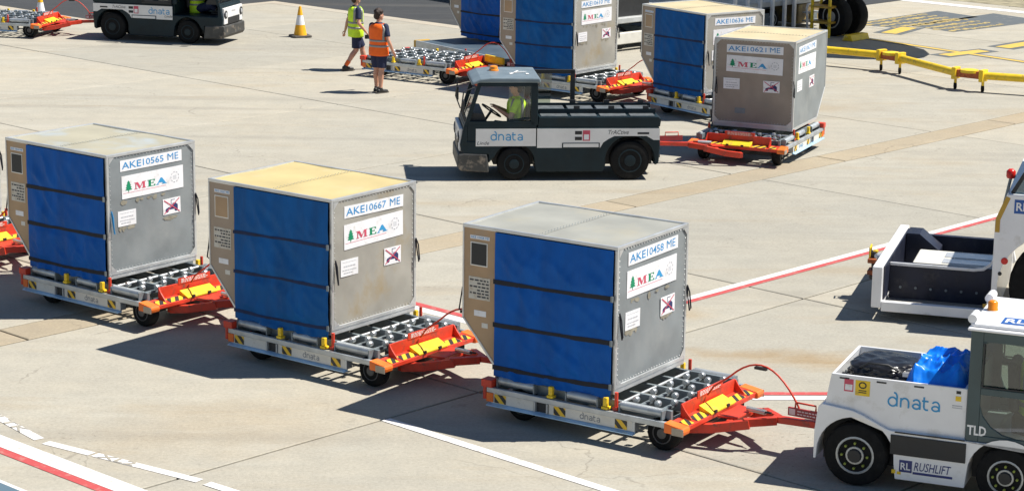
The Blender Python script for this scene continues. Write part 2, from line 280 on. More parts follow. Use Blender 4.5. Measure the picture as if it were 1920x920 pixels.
    def prism(s, poly, plane, a, b, mi=0):
        def P(u, w, t): return {'xz': (u, t, w), 'xy': (u, w, t), 'yz': (t, u, w)}[plane]
        n = len(poly); V = [P(u, w, a) for u, w in poly] + [P(u, w, b) for u, w in poly]
        F = [tuple(range(n)), tuple(range(2 * n - 1, n - 1, -1))] + [(i, i + n, (i + 1) % n + n, (i + 1) % n) for i in range(n)]
        return s.add(V, F, mi)
    def poly(s, fr, pts, mi=0, h=0.0):
        o, ux, uy, n = fr; return s.add([o + ux * x + uy * y + n * h for x, y in pts], [tuple(range(len(pts)))], mi)
    def rect(s, fr, x0, x1, y0, y1, mi=0, t=0.004, h=0.0):
        o, ux, uy, n = fr; V = [o + ux * x + uy * y + n * (h + d) for d in (0, t) for x, y in ((x0, y0), (x1, y0), (x1, y1), (x0, y1))]
        return s.add(V, [(3, 2, 1, 0), (4, 5, 6, 7), (0, 1, 5, 4), (1, 2, 6, 5), (2, 3, 7, 6), (3, 0, 4, 7)], mi)
    def text(s, fr, st, x, y, w, h, mi=0, lift=0.002, bold=0.0, slant=0.0):
        o, ux, uy, n = fr; V, F = text2d(st, bold)
        return s.add([o + ux * (x + w * a + slant * h * b) + uy * (y + h * b) + n * lift for a, b in V], F, mi)
    def stroke(s, fr, pts, w, mi=0, lift=0.002, sc=1.0, off=(0, 0)):
        o, ux, uy, n = fr; s.k += 1; lift += 0.0003 * (s.k % 7)
        P = [Vector((x * sc + off[0], y * sc + off[1], 0)) for x, y in pts]; V = []
        for i, p in enumerate(P):
            d = (P[min(i + 1, len(P) - 1)] - P[max(i - 1, 0)]).normalized(); a = Vector((-d.y, d.x, 0)) * w * sc / 2
            for q in (p + a, p - a): V.append(o + ux * q.x + uy * q.y + n * lift)
        return s.add(V, [(2 * i, 2 * i + 1, 2 * i + 3, 2 * i + 2) for i in range(len(P) - 1)], mi)
    def dnata(s, fr, x, y, w, mi=0, lift=0.002):
        k = w / 5.35
        arc = lambda cx, cy, rx, ry, a0, a1, n=12: [(cx + rx * math.cos(R(a0 + (a1 - a0) * i / n)), cy + ry * math.sin(R(a0 + (a1 - a0) * i / n))) for i in range(n + 1)]
        W = 0.17
        S = [arc(.5, .48, .42, .44, 0, 360, 18), [(.92, .05), (.92, 1.0), (.88, 1.2), (.76, 1.36), (.6, 1.42)],
             [(1.3, 0), (1.3, .95)], arc(1.68, .52, .38, .42, 175, 0, 9) + [(2.06, 0)]]
        for ox in (2.45, 4.32): S += [arc(ox + .36, .56, .36, .38, 150, 0, 8) + [(ox + .72, 0)], arc(ox + .36, .26, .34, .24, 0, 360, 14)]
        S += [[(3.55, 1.3), (3.55, .3), (3.62, .1), (3.78, .03), (3.98, .05)], [(3.36, .9), (3.98, .9)]]
        for st in S: s.stroke(fr, st, W, mi, lift, k, (x, y))
        return s
    def build(s, name, mats, parent=None, smooth=0, bevel=0, loc=None, cache=None):
        if cache and cache in _mesh: me = _mesh[cache]
        else:
            me = bpy.data.meshes.new(name); me.from_pydata(s.v, [], s.f)
            for m in (mats if isinstance(mats, (list, tuple)) else [mats]): me.materials.append(m)
            me.polygons.foreach_set('material_index', s.m)
            bm = bmesh.new(); bm.from_mesh(me); bmesh.ops.recalc_face_normals(bm, faces=bm.faces[:]) if smooth != -1 else None; bm.to_mesh(me); bm.free()
            if smooth > 0:
                me.shade_smooth(); me.set_sharp_from_angle(angle=R(smooth))
            if cache: _mesh[cache] = me
        o = bpy.data.objects.new(name, me); col.objects.link(o)
        if parent: o.parent = parent
        if loc: o.location = loc
        if bevel:
            b = o.modifiers.new('bevel', 'BEVEL'); b.width = bevel; b.segments = 2; b.limit_method = 'ANGLE'; b.angle_limit = R(40)
        return o
_mesh = {}
def tag(o, label=None, cat=None, group=None, kind=None):
    for k, v in (('label', label), ('category', cat), ('group', group), ('kind', kind)):
        if v: o[k] = v
    return o
def thing(name, loc, rz=0.0, label=None, cat=None, group=None):
    o = bpy.data.objects.new(name, None); o.empty_display_size = 0.2; col.objects.link(o); o.location = loc; o.rotation_euler = (0, 0, rz)
    return tag(o, label, cat, group)
def copy_tree(o, parent=None):
    c = o.copy(); col.objects.link(c); c.parent = parent
    for ch in o.children: copy_tree(ch, c)
    return c
def arcp(cx, cz, r, a0, a1, n=12): return [(cx + r * math.cos(R(a0 + (a1 - a0) * i / n)), cz + r * math.sin(R(a0 + (a1 - a0) * i / n))) for i in range(n + 1)]

# ------------------------------------------------------------------ ground
GA = R(46.8); GU = Vector((math.cos(GA), math.sin(GA), 0)); GN = Vector((-math.sin(GA), math.cos(GA), 0))
def st(s, t, z=0.0): p = GU * s + GN * t; return (p.x, p.y, z)
apron = tag(MB().add([(-3000, -3000, -.06), (3000, -3000, -.06), (3000, 3000, -.06), (-3000, 3000, -.06)], [(0, 1, 2, 3)]).build('apron', CONC), kind='structure')
S_ED = [17.75 + 6.35 * k for k in range(-5, 9)]
T_ED = [-4.6, 0.9, 6.3, 11.75, 17.17, 22.68, 23.35, 28.1, 33.55, 38.8, 44.1, 49.4, 54.8, 60.2, 65.6]
MB().add([st(S_ED[0], T_ED[0], -.057), st(S_ED[-1], T_ED[0], -.057), st(S_ED[-1], T_ED[-1], -.057), st(S_ED[0], T_ED[-1], -.057)], [(0, 1, 2, 3)]).build('joint_filler', SEAL, apron)
_slab = {}
def slab(s0, s1, t0, t1, m, key, g=0.016):
    L, W = s1 - s0, t1 - t0; k = (round(L, 2), round(W, 2), m.name)
    if k not in _slab:
        mb = MB(); a, b, c = L / 2 - g, W / 2 - g, 0.012
        V = [(x * a, y * b, -.055) for x, y in ((-1, -1), (1, -1), (1, 1), (-1, 1))] + [(x * a, y * b, -c * .6) for x, y in ((-1, -1), (1, -1), (1, 1), (-1, 1))] + [(x * (a - c), y * (b - c), 0) for x, y in ((-1, -1), (1, -1), (1, 1), (-1, 1))]
        F = [(8, 9, 10, 11)] + [(r + i, r + (i + 1) % 4, r + 4 + (i + 1) % 4, r + 4 + i) for r in (0, 4) for i in range(4)]
        mb.add(V, F); o = mb.build('concrete_slab', m, apron); _slab[k] = o
    else:
        o = _slab[k].copy(); col.objects.link(o)
    p = st((s0 + s1) / 2, (t0 + t1) / 2, random.uniform(-.0012, .0012)); o.location = p; o.rotation_euler = (random.uniform(-1, 1) * .0002, random.uniform(-1, 1) * .0002, GA)
    return o
for i in range(len(T_ED) - 1):
    t0, t1 = T_ED[i], T_ED[i + 1]
    if 22 < t0 < 23:
        s = S_ED[0]
        while s < S_ED[-1] - .1:
            s1 = min(s + 5.87, S_ED[-1]); slab(s, s1, t0, t1, CONC_STRIP, 's'); s = s1
    else:
        for j in range(len(S_ED) - 1):
            slab(S_ED[j], S_ED[j + 1], t0, t1, CONC, 'c')
# asphalt taxi lane behind the slabs, with a pale edge band
def sheet(name, pts, m, z, kind='structure'):
    return tag(MB().add([st(s, t, z) for s, t in pts], [tuple(range(len(pts)))]).build(name, m), kind=kind)
sheet('asphalt_lane', [(41.4, 36.5), (41.4, 48.3), (34.95, 48.3), (34.95, 120), (160, 120), (160, 36.5)], ASPH, .006)
sheet('pale_edge_band', [(40.95, 36.2), (40.95, 47.9), (34.5, 47.9), (34.5, 120), (34.945, 120), (34.945, 48.305), (41.395, 48.305), (41.395, 36.2)], CONC_PALE, .004)
# painted lines
def line(name, pts, w, m, z=.005):
    P = [Vector((a, b, 0)) for a, b in pts]; V = []
    for i, p in enumerate(P):
        d0 = (p - P[i - 1]).normalized() if i else None; d1 = (P[i + 1] - p).normalized() if i < len(P) - 1 else None
        d = ((d0 or d1) + (d1 or d0)).normalized(); k = 1 / max(.4, d.dot(d0 or d1)); n = Vector((-d.y, d.x, 0)) * w / 2 * k
        for q in (p + n, p - n): V.append(st(q.x, q.y, z))
    return tag(MB().add(V, [(2 * i, 2 * i + 1, 2 * i + 3, 2 * i + 2) for i in range(len(P) - 1)]).build(name, m), kind='structure')
line('white_line', [(22.0, 18.26), (40.0, 18.23)], .13, PW); line('red_line', [(22.0, 18.14), (40.0, 18.11)], .10, PR)
line('white_line', [(19.93, 21.6), (19.87, 14.75), (21.0, 13.66), (26, 8.8)], .17, PW); line('red_line', [(20.10, 21.6), (20.04, 14.83), (21.1, 13.79), (26, 9.0)], .12, PR)
line('white_line', [(16.24, 17.14), (16.14, 8.0)], .13, PW)
line('white_line', [(12.76, 24.0), (12.79, 12.0)], .24, PW); line('red_line', [(12.575, 24.0), (12.605, 12.0)], .12, PR)
for a, b in (((13.42, 21.4), (13.10, 19.22)), ((13.085, 19.08), (13.20, 18.42)), ((13.21, 18.38), (13.46, 16.95)), ((13.465, 16.84), (13.5, 16.3))):
    line('white_line', [a, b], .12, PW, .0045)
def lettering_ground(name, s, t, st_, w, h, ang):
    p = st(s, t, .0085); d = GU * math.cos(ang) + GN * math.sin(ang); u = Vector((-d.y, d.x, 0))
    return tag(MB().text(frame(p, d, u), st_, 0, 0, w, h, 0, 0, .012).build(name, CONC), kind='structure')
lettering_ground('line_lettering', 13.225, 20.5, 'VLTK', .95, .12, R(-98))
lettering_ground('line_lettering', 13.17, 18.30, 'XL2', .5, .11, R(-80))
# faded stand marking bottom left
tag(MB().add([(-4.72, 20.88, .005), (-5.6, 21.72, .005), (-9, 21.7, .005), (-9, 20, .005), (-4.4, 20.2, .005)], [(0, 1, 2, 3, 4)]).build('blue_marking', PB), kind='structure')
tag(MB().add([(-4.72, 20.88, .0055), (-5.6, 21.72, .0055), (-5.57, 21.76, .0055), (-4.69, 20.92, .0055)], [(0, 1, 2, 3)]).build('white_marking_edge', PW), kind='structure')
# aircraft stand marking, top right
def quad(name, pts, m, z): return tag(MB().add([(x, y, z) for x, y in pts], [tuple(range(len(pts)))]).build(name, m), kind='structure')
YA, YB = Vector((8.2, 57.72)), Vector((14.5, 49.9)); yd = (YB - YA).normalized(); yn = Vector((-yd.y, yd.x))
def yl(name, a, b, w, m, z):
    a = Vector(a); b = Vector(b); d = (b - a).normalized(); n = Vector((-d.y, d.x)) * w / 2
    return quad(name, [a + n, b + n, b - n, a - n], m, z)
yl('dark_marking', YA, YB, .34, PG, .003); yl('yellow_line', YA, YB, .17, PY, .006)
cx = Vector((11.05, 54.18)); pd = Vector((1.33, 1.08)).normalized()
yl('dark_marking', cx - pd * .95, cx + pd * .95, .62, PG, .0035); yl('yellow_bar', cx - pd * .75, cx + pd * .75, .38, PY, .0065)
for (a, b) in (((9.72, 57.7), (10.6, 59.15)), ((12.15, 55.2), (13.5, 56.6))):
    yl('dark_marking', a, b, .78, PG, .0035); a_, b_ = Vector(a), Vector(b); d = (b_ - a_).normalized() * .1; yl('yellow_bar', a_ + d, b_ - d, .42, PY, .0065)
MK = [[(10.6, 59.45), (11.55, 58.2), (14.6, 60.9), (13.5, 62.5)], [(9.0, 59.7), (10.2, 58.9), (12.9, 61.6), (12.0, 62.95)]]
for q, mk in enumerate(MK):
    quad('dark_marking', mk, PG, .004); A, B, C_, D_ = [Vector(p) for p in mk]
    mb = MB(); random.seed(3 + q); nu = 13 if q == 0 else 15
    for iu in range(nu):
        for iv in range(4):
            u = (iu + .5 + random.uniform(-.15, .15)) / nu * (.60 if q == 0 else .8); v = (iv + .5 + random.uniform(-.12, .12)) / 4
            p = A.lerp(D_, u).lerp(B.lerp(C_, u), v); rr = random.uniform(.07, .115)
            mb.add([(p.x + rr * 1.1 * math.cos(k * math.pi / 4) * random.uniform(.7, 1.2), p.y + rr * 1.2 * math.sin(k * math.pi / 4) * random.uniform(.7, 1.2), .0075) for k in range(8)], [tuple(range(8))])
    tag(mb.build('yellow_dabs', PYD), kind='structure')
quad('white_band', [(10.6, 66.1), (17, 60.1), (17.3, 60.45), (10.9, 66.5)], PW, .005)
quad('grass_verge', [(12.0, 66.5), (19, 59.9), (60, 100), (40, 140)], GRASS, .006)

# ------------------------------------------------------------------ air freight containers
# local frame: origin = bottom of the edge between curtain face (y = 0) and straight side (x = 0); x < 0 is the body, y > 0 the depth
CW, CB, CD, CH, CS = 2.007, 1.562, 1.534, 1.626, 0.555
def cedar(mb, fr, x, y, h, mi):
    pts = [(0, .16)]
    for w, yy in ((.40, .20), (.20, .34), (.34, .38), (.17, .54), (.27, .58), (.12, .76), (.18, .79), (0, 1.0)): pts.append((w, yy))
    L = pts + [(-a, b) for a, b in reversed(pts[1:-1])]
    mb.poly(fr, [(x + a * h, y + b * h) for a, b in L], mi, .0022); mb.rect(fr, x - .035 * h, x + .035 * h, y, y + .17 * h, mi, .0022)
def mea(mb, fr, x, y, w, h):
    """serif letters M E A: red, green, blue (material slots 1, 2, 3)"""
    def P(pts, ox, mi): mb.poly(fr, [(x + (ox + a) * w, y + b * h) for a, b in pts], mi, .0022)
    P([(0, 0), (.10, 0), (.10, .08), (.065, .08), (.065, .8), (.155, .0), (.175, .0), (.26, .8), (.26, .08), (.225, .08), (.225, 0), (.36, 0), (.36, .08), (.325, .08), (.325, .92), (.36, .92), (.36, 1), (.25, 1), (.185, .32), (.115, 1), (0, 1), (0, .92), (.035, .92), (.035, .08), (0, .08)], 0, 1)
    P([(.0, 0), (.24, 0), (.24, .28), (.215, .28), (.19, .09), (.11, .09), (.11, .47), (.155, .47), (.165, .38), (.185, .38), (.185, .65), (.165, .65), (.155, .55), (.11, .55), (.11, .91), (.18, .91), (.205, .74), (.23, .74), (.23, 1), (0, 1), (0, .92), (.035, .92), (.035, .08), (0, .08)], .40, 2)
    P([(0, 0), (.1, 0), (.1, .08), (.065, .08), (.09, .28), (.19, .28), (.215, .08), (.18, .08), (.18, 0), (.34, 0), (.34, .08), (.31, .08), (.19, 1), (.145, 1), (.03, .08), (0, .08)], .66, 3)
def decals(root, fr, number, tilt=0.0, gap='', key=''):
    """plates on a face; fr: x runs right, y runs up from the base"""
    fr0 = fr; random.seed(sum(map(ord, number)) * 3 + 1)
    def jit(cx, cy):
        o, ux, uy, n = fr0; an = random.uniform(-.016, .016); c, s_ = math.cos(an), math.sin(an); ux2 = ux * c + uy * s_; uy2 = uy * c - ux * s_
        C_ = o + ux * (cx + random.uniform(-.03, .03)) + uy * (cy + random.uniform(-.018, .018)); return (C_ - ux2 * cx - uy2 * cy, ux2, uy2, n)
    J4 = [jit(.76, 1.45), jit(.75, 1.16), jit(.33, .78), jit(1.1, .8)]
    fr = J4[0]; o, ux, uy, n = fr
    a = MB().rect(fr, .23, 1.30, 1.375, 1.52, 0, .003).build('id_plate', LEAF, root)
    t = MB(); parts = number.split(' ')
    t.text(fr, parts[0], .26, 1.405, .33, .088, 0, .005, .006); t.text(fr, parts[1], .62 - (.02 if gap else 0), 1.408, .36, .085, 0, .005, .004); t.text(fr, parts[2], 1.05, 1.41, .19, .088, 0, .005, .0)
    t.build('lettering', BLUEINK, a)
    fr = J4[1]; o, ux, uy, n = fr
    b = MB().rect(fr, .22, 1.29, 1.015, 1.315, 0, .003).build('airline_plate', LEAF, root)
    t = MB(); f2 = (o + n * .003, ux, uy, n); cedar(t, f2, .335, 1.095, .155, 2); mea(t, f2, .43, 1.115, .57, .088)
    t.rect(f2, .24, .98, 1.086, 1.090, 1, .0015)
    for k in range(9): aa = R(20 + k * 40); t.poly(f2, [(1.14 + math.cos(aa + q) * rr, 1.175 + math.sin(aa + q) * rr) for q, rr in ((-.2, .075), (.2, .075), (.2, .063), (-.2, .063))], 0, .002)
    for k in range(4): t.rect(f2, 1.11, 1.17, 1.148 + k * .014, 1.153 + k * .014, 0, .0015)
    t.build('airline_logo', [GREYINK, REDINK, GREENINK, CYAN], b)
    fr = J4[2]; o, ux, uy, n = fr; f2 = (o + n * .003, ux, uy, n)
    c = MB().rect(fr, .17, .48, .68, .88, 0, .003).build('notice_sticker', LEAF, root)
    t = MB(); random.seed(sum(map(ord, number)))
    for k, (yy, x0, x1, hh) in enumerate(((.845, .20, .44, .006), (.79, .22, .43, .014), (.745, .20, .45, .012), (.71, .22, .38, .014))):
        x = x0
        while x < x1: w = random.uniform(.015, .05); t.rect(f2, x, min(x1, x + w), yy, yy + hh, 0, .0012); x += w + .008
    t.build('print', GREYINK, c)
    fr = J4[3]; o, ux, uy, n = fr; f2 = (o + n * .003, ux, uy, n)
    d = MB().rect(fr, .95, 1.26, .69, .90, 0, .003).build('no_forklift_sticker', LEAF, root)
    t = MB(); t.poly(f2, [(1.03, .75), (1.21, .75), (1.21, .80), (1.17, .83), (1.12, .83), (1.10, .79), (1.03, .78)], 1, .0015); t.poly(f2, [(1.02 + .03 * math.cos(q * .7), .745 + .03 * math.sin(q * .7)) for q in range(9)], 1, .0018); t.poly(f2, [(1.18 + .03 * math.cos(q * .7), .745 + .03 * math.sin(q * .7)) for q in range(9)], 1, .0018)
    t.rect(f2, 1.09, 1.10, .78, .88, 1, .001); t.rect(f2, 1.10, 1.16, .872, .88, 1, .001)
    t.stroke(f2, [(.97, .705), (1.24, .885)], .013, 0, .003); t.stroke(f2, [(.97, .885), (1.24, .705)], .013, 0, .0036)
    t.build('print', [REDINK, NAVYINK], d)
def make_container(loc, yaw, number, label, side=GREYP, roof='grey', curt='a', brown=BROWNP, back=False, loop=STRAP, seed=1, detail=True, z=0.51, stain=True):
    r = thing('air_freight_container', (loc[0], loc[1], z), R(yaw), label, 'cargo container', 'contoured air freight containers')
    MB().box(-CB, -.004, .004, CD - .004, 0, .055).build('base_pallet', ALU, r, bevel=.006, cache='base')
    # frame: extrusions round every edge
    f = MB(); e = .034
    f.box(-CW, .003, -.003, e, CH - e, CH + .004); f.box(-CW, .003, CD - e, CD + .003, CH - e, CH + .004)
    f.box(-e, .003, e, CD - e, CH - e, CH + .004); f.box(-CW, -CW + e, e, CD - e, CH - e, CH + .004)
    for y0 in (-.003, CD - e):
        y1 = y0 + e + .003
        f.box(-e, .003, y0, y1, .056, CH - e); f.box(-CW, -CW + e * .6, y0, y1, CS, CH - e)
        f.prism([(-CW, CS), (-CW + .03, CS), (-CB + .03, .056), (-CB - .012, .056)], 'xz', y0, y1)
    f.box(-e, .003, e, CD - e, .056, .10)
    # corner gussets
    for y, s in ((e, 1), (CD - e, -1)):
        for zz, q in ((CH - e, -1), (.10, 1)): f.add([(.0045, y, zz), (.0045, y + s * .09, zz), (.0045, y, zz + q * .09)], [(0, 1, 2)])
    f.build('frame', ALU, r, bevel=.004, cache='frame')
    sp = MB(); ns = 22
    sp.add([(-.0065 - .011 * abs(noise.noise((seed * 5.3, y * 1.9, zz * 1.7))) - .004 * abs(noise.noise((seed, y * 6, zz * 6))), y, zz) for zz in [.10 + (CH - e - .10) * j / ns for j in range(ns + 1)] for y in [e + (CD - 2 * e) * i / ns for i in range(ns + 1)]], [(j * (ns + 1) + i, j * (ns + 1) + i + 1, (j + 1) * (ns + 1) + i + 1, (j + 1) * (ns + 1) + i) for j in range(ns) for i in range(ns)])
    sp.build('side_panel', side, r, smooth=80)
    rv = MB()
    for k in range(26):
        y = .06 + (CD - .12) * k / 25
        for zz in (CH - .05, .12): rv.ball((-.005, y, zz), .006, 6)
    for k in range(24):
        zz = .15 + (CH - .25) * k / 23
        for y in (.055, CD - .055): rv.ball((-.005, y, zz), .006, 6)
    tag(rv.build('rivets', ALU, r, cache='rivets'), kind='stuff')
    # roof sheet with a shallow crown and a riveted centre seam
    rf = MB(); nx, ny = 16, 12; V = []
    random.seed(seed)
    for j in range(ny + 1):
        for i in range(nx + 1):
            x = -CW + e + (CW - 2 * e) * i / nx; y = e + (CD - 2 * e) * j / ny
            V.append((x, y, CH - .012 + .007 * math.sin(math.pi * i / nx) * math.sin(math.pi * j / ny) + .012 * noise.noise((x * 1.6 + seed * 7, y * 1.6, 0))))
    rf.add(V, [(j * (nx + 1) + i, j * (nx + 1) + i + 1, (j + 1) * (nx + 1) + i + 1, (j + 1) * (nx + 1) + i) for j in range(ny) for i in range(nx)])
    rfo = rf.build('roof_panel', ROOF[roof], r, smooth=60)
    sm = MB()
    for j in range(ny):
        y0 = e + (CD - 2 * e) * j / ny; y1 = e + (CD - 2 * e) * (j + 1) / ny
        zz = lambda y: CH - .0095 + .007 * math.sin(math.pi * (y - e) / (CD - 2 * e)) + .012 * noise.noise((-1.0 * 1.6 + seed * 7, y * 1.6, 0))
        sm.add([(-1.045, y0, zz(y0)), (-.985, y0, zz(y0)), (-.985, y1, zz(y1)), (-1.045, y1, zz(y1))], [(0, 1, 2, 3)])
        for k in range(2):
            yy = y0 + (k + .5) * (y1 - y0) / 2
            for x in (-1.032, -.998): sm.ball((x, yy, zz(yy)), .007, 6, 1)
    sm.build('roof_seam', [ROOF[roof], GALVD], rfo)
    # far wall, contour side and sloping panel
    MB().box(-CW + .004, -CW + .014, e, CD - e, CS, CH - e).prism([(-CW + .004, CS), (-CW + .02, CS), (-CB + .02, .056), (-CB + .002, .056)], 'xz', e, CD - e).build('contour_panel', ALU, r, cache='contour')
    poly = [(-CW + .01, CS), (-CW + .01, CH - e), (-CB, CH - e), (-CB, .056)]
    MB().prism(poly, 'xz', .006, .016).build('end_panel', brown, r, cache='end' + brown.name)
    if back: MB().prism([(-CW + .01, CS), (-CW + .01, CH - e), (-e, CH - e), (-e, .056), (-CB, .056)], 'xz', CD - .016, CD - .006).build('back_panel', side if side is not TANP else GREYP, r)
    else: MB().prism([(-CW + .01, CS), (-CW + .01, CH - e), (-e, CH - e), (-e, .056), (-CB, .056)], 'xz', CD - .016, CD - .006).build('back_panel', GREYP, r, cache='backp')
    # window and plates on the narrow panel
    fe = frame((-CW, .0055, 0), (1, 0, 0), (0, 0, 1))
    w = MB().rect(fe, .105, .335, 1.17, 1.44, 0, .004).build('document_holder', ALU if detail else brown, r, bevel=.003, cache='docf%d' % detail)
    MB().rect(fe, .118, .322, 1.183, 1.427, 0, .006).build('holder_window', BLACK if seed % 2 else BROWNP, w, cache='docw%d' % (seed % 2))
    MB().rect(fe, .10, .36, 1.475, 1.515, 0, .003).text(fe, number, .11, 1.482, .24, .026, 1, .005).build('id_tag', [LEAF, BLUEINK], r)
    pl = MB().rect(fe, .085, .37, .79, 1.045, 0, .003)
    random.seed(seed + 5)
    for k, zz in enumerate((1.0, .965, .925, .885, .85, .815)):
        x = .10 + (.10 if k % 2 else 0)
        while x < .34: ww = random.uniform(.02, .06); pl.rect(fe, x, min(.355, x + ww), zz, zz + .018, 1, .0045); x += ww + .014
    pl.build('weight_plate', [pm('plate_worn', (.58, .55, .48), .5, 0, .1, 5, (.42, .34, .24), .5, .7, 14), DARKINK], r)
    MB().rect(fe, .16, .32, .60, .665, 0, .003).build('sticker', LEAF, r, cache='stk1'); MB().rect(fe, .265, .345, .475, .53, 0, .003).build('sticker', WPLATE, r, cache='stk2')
    # curtain
    BZ = (.075, .56, 1.05)
    def cdep(x, zz):
        u = (x + CB) / CB; v = zz / CH; amp = min(1, 6 * min(u, 1 - u) + .12) * max(0, min(1, 5 * (.985 - v)))
        d = .034 * noise.noise((x * 1.7 + seed * 3.1, zz * 1.3, seed)) + .026 * (1 - 2.4 * abs(noise.noise((x * 3.6 + zz * 3.2, zz * 1.5 - x + seed, seed * 2)))) + .010 * noise.noise((x * 11 - zz * 8, zz * 4 + seed, seed))
        d += .035 * max(0, 1 - v * 1.6) ** 2 * (1 - 2.5 * abs(noise.noise((5 * (x + zz * 1.1), zz * 2.2 - x, seed * 3.3))))
        k = sum(math.exp(-((zz - bz) / .07) ** 2) for bz in BZ)
        return max(.004, .020 + amp * (d * (1 - .75 * min(1, k)) - .008 * min(1, k) + .012))
    cu = MB(); nx, nz = 60, 64; V = []
    for j in range(nz + 1):
        for i in range(nx + 1):
            u = i / nx; x = -CB + .004 + (CB - .038) * u; zb = -.04 + .025 * noise.noise((x * 3, seed, 0)); zz = zb + (CH - e - .004 - zb) * j / nz
            V.append((x, -cdep(x, zz), zz))
    cu.add(V, [(j * (nx + 1) + i, j * (nx + 1) + i + 1, (j + 1) * (nx + 1) + i + 1, (j + 1) * (nx + 1) + i) for j in range(nz) for i in range(nx)])
    cu.build('curtain', CURT[curt], r, smooth=80)
    for bz in BZ:
        b = MB(); n = 30; V = []; sag = random.uniform(-.016, .016); thin = .015 + .004 * (seed % 2)
        for k in range(n + 1):
            u = k / n; x = -CB - .012 + (CB - .012) * u; zc = bz + .03 * (u - .5) * random.uniform(.9, 1.1) + sag * math.sin(math.pi * u) + .006 * noise.noise((x * 3, bz * 9, seed))
            hw = thin + .007 * (max(0, min(1, (.30 - u) * 12)) + max(0, min(1, (u - .62) * 12))) * (1 if seed % 2 else .7)
            y = -cdep(x, zc) - .007
            V += [(x, y, zc + hw), (x, y, zc - hw), (x, y + .012, zc - hw), (x, y + .012, zc + hw)]
        b.add(V, [(4 * k + q, 4 * k + (q + 1) % 4, 4 * k + 4 + (q + 1) % 4, 4 * k + 4 + q) for k in range(n) for q in range(4)] + [(3, 2, 1, 0), (4 * n, 4 * n + 1, 4 * n + 2, 4 * n + 3)])
        so = b.build('strap', STRAP if curt == 'a' else STRAPB, r)
        MB().box(-.052, -.024, -.042, -.028, bz - .02, bz + .045).build('buckle', GALVD, so)
    # pull loops on the edges
    for (px, py, pz, dx, dy) in ((.012, .05, .70, 1, 0), (.012, CD - .01, .72, 1, .3), (-CW - .01, .02, .70, -1, 0)):
        pth = [(px, py, pz + .20), (px + .02 * dx, py + .035 * dy + .01, pz + .12), (px + .045 * dx, py + .05 * dy, pz - .06), (px + .02 * dx, py + .03, pz - .10), (px, py + .02, pz + .05), (px, py, pz + .18)]
        MB().tube(pth, (.009), 6).build('pull_loop', loop, r, smooth=60)
        loop = STRAP
    fs = frame((-.006, 0, 0), (0, 1, 0), (0, 0, 1))
    decals(r, fs, number)
    if stain:
        random.seed(seed * 11); sb = MB()
        for (x0, x1, zz) in ((.25, 1.25, 1.0), (.2, .45, .665), (.98, 1.2, .675)):
            for k in range(9):
                xx = random.uniform(x0, x1); ww = random.uniform(.015, .05); hh = random.uniform(.01, .05)
                sb.poly(fs, [(xx + ww * math.cos(q * .785) * random.uniform(.6, 1.3), zz - hh * .6 + hh * math.sin(q * .785) * random.uniform(.5, 1.1)) for q in range(8)], 0, .0008 + .0002 * k)
        tag(sb.build('stain', STAIN, r), kind='stuff')
    if back:
        fb = frame((0, CD - .006, 0), (-1, 0, 0), (0, 0, 1)); decals(r, fb, number); MB().rect(fs, .42, .62, .26, .36, 0, .003).build('patch_plate', GALVD, r)
    return r
make_container((1.124, 22.927), -33.55, 'AKE 10458 ME', 'grey sided container numbered 10458 with grey roof behind the white tug', GREYP, 'grey', 'a', BROWNP, seed=1)
make_container((-2.1025, 25.202), -37.13, 'AKE 10667 ME', 'beige sided container numbered 10667 with plain yellow roof and blue curtain', BEIGEP, 'yellow', 'b', pm('panel_brown_pale', (.35, .275, .21), .5, .1, .1, 3, (.32, .22, .13), .6, .8, 2.5), seed=2, stain=False)
make_container((-5.1846, 27.776), -38.48, 'AKE 10565 ME', 'grey sided container numbered 10565 with patchy pale roof on the left', GREYP, 'pale', 'a', BROWNP, loop=BLUEINK, seed=3)
make_container((-8.5, 30.72), -40, 'AKE 10602 ME', 'container cut off by the left picture edge with only its corner showing', GREYP, 'pale', 'a', BROWNP, seed=5)
make_container((3.783, 43.681), -53.9, 'AKE 10636 ME', 'beige container numbered 10636 with blue curtain partly hidden behind container 10621', BEIGEP, 'cream', 'b', MATS['panel_brown_pale'], seed=4)
make_container((3.652, 40.246), -113.95, 'AKE 10621 ME', 'tan container numbered 10621 with plain closed sides towed by the dark tug', TANP, 'cream', 'b', BROWNP, back=True, seed=7, stain=False)
make_container((1.252, 46.253), -38.41, 'AKE 10610 ME', 'beige container numbered 10610 with blue curtain rising behind the dark tug', BEIGEP, 'cream', 'b', MATS['panel_brown_pale'], seed=6)
make_container((-0.25, 50.92), -50, 'AKE 10644 ME', 'blue curtained container on the flat pallet platform cut off by the top edge', BEIGEP, 'cream', 'a', MATS['panel_brown_pale'], seed=8, z=0.58)

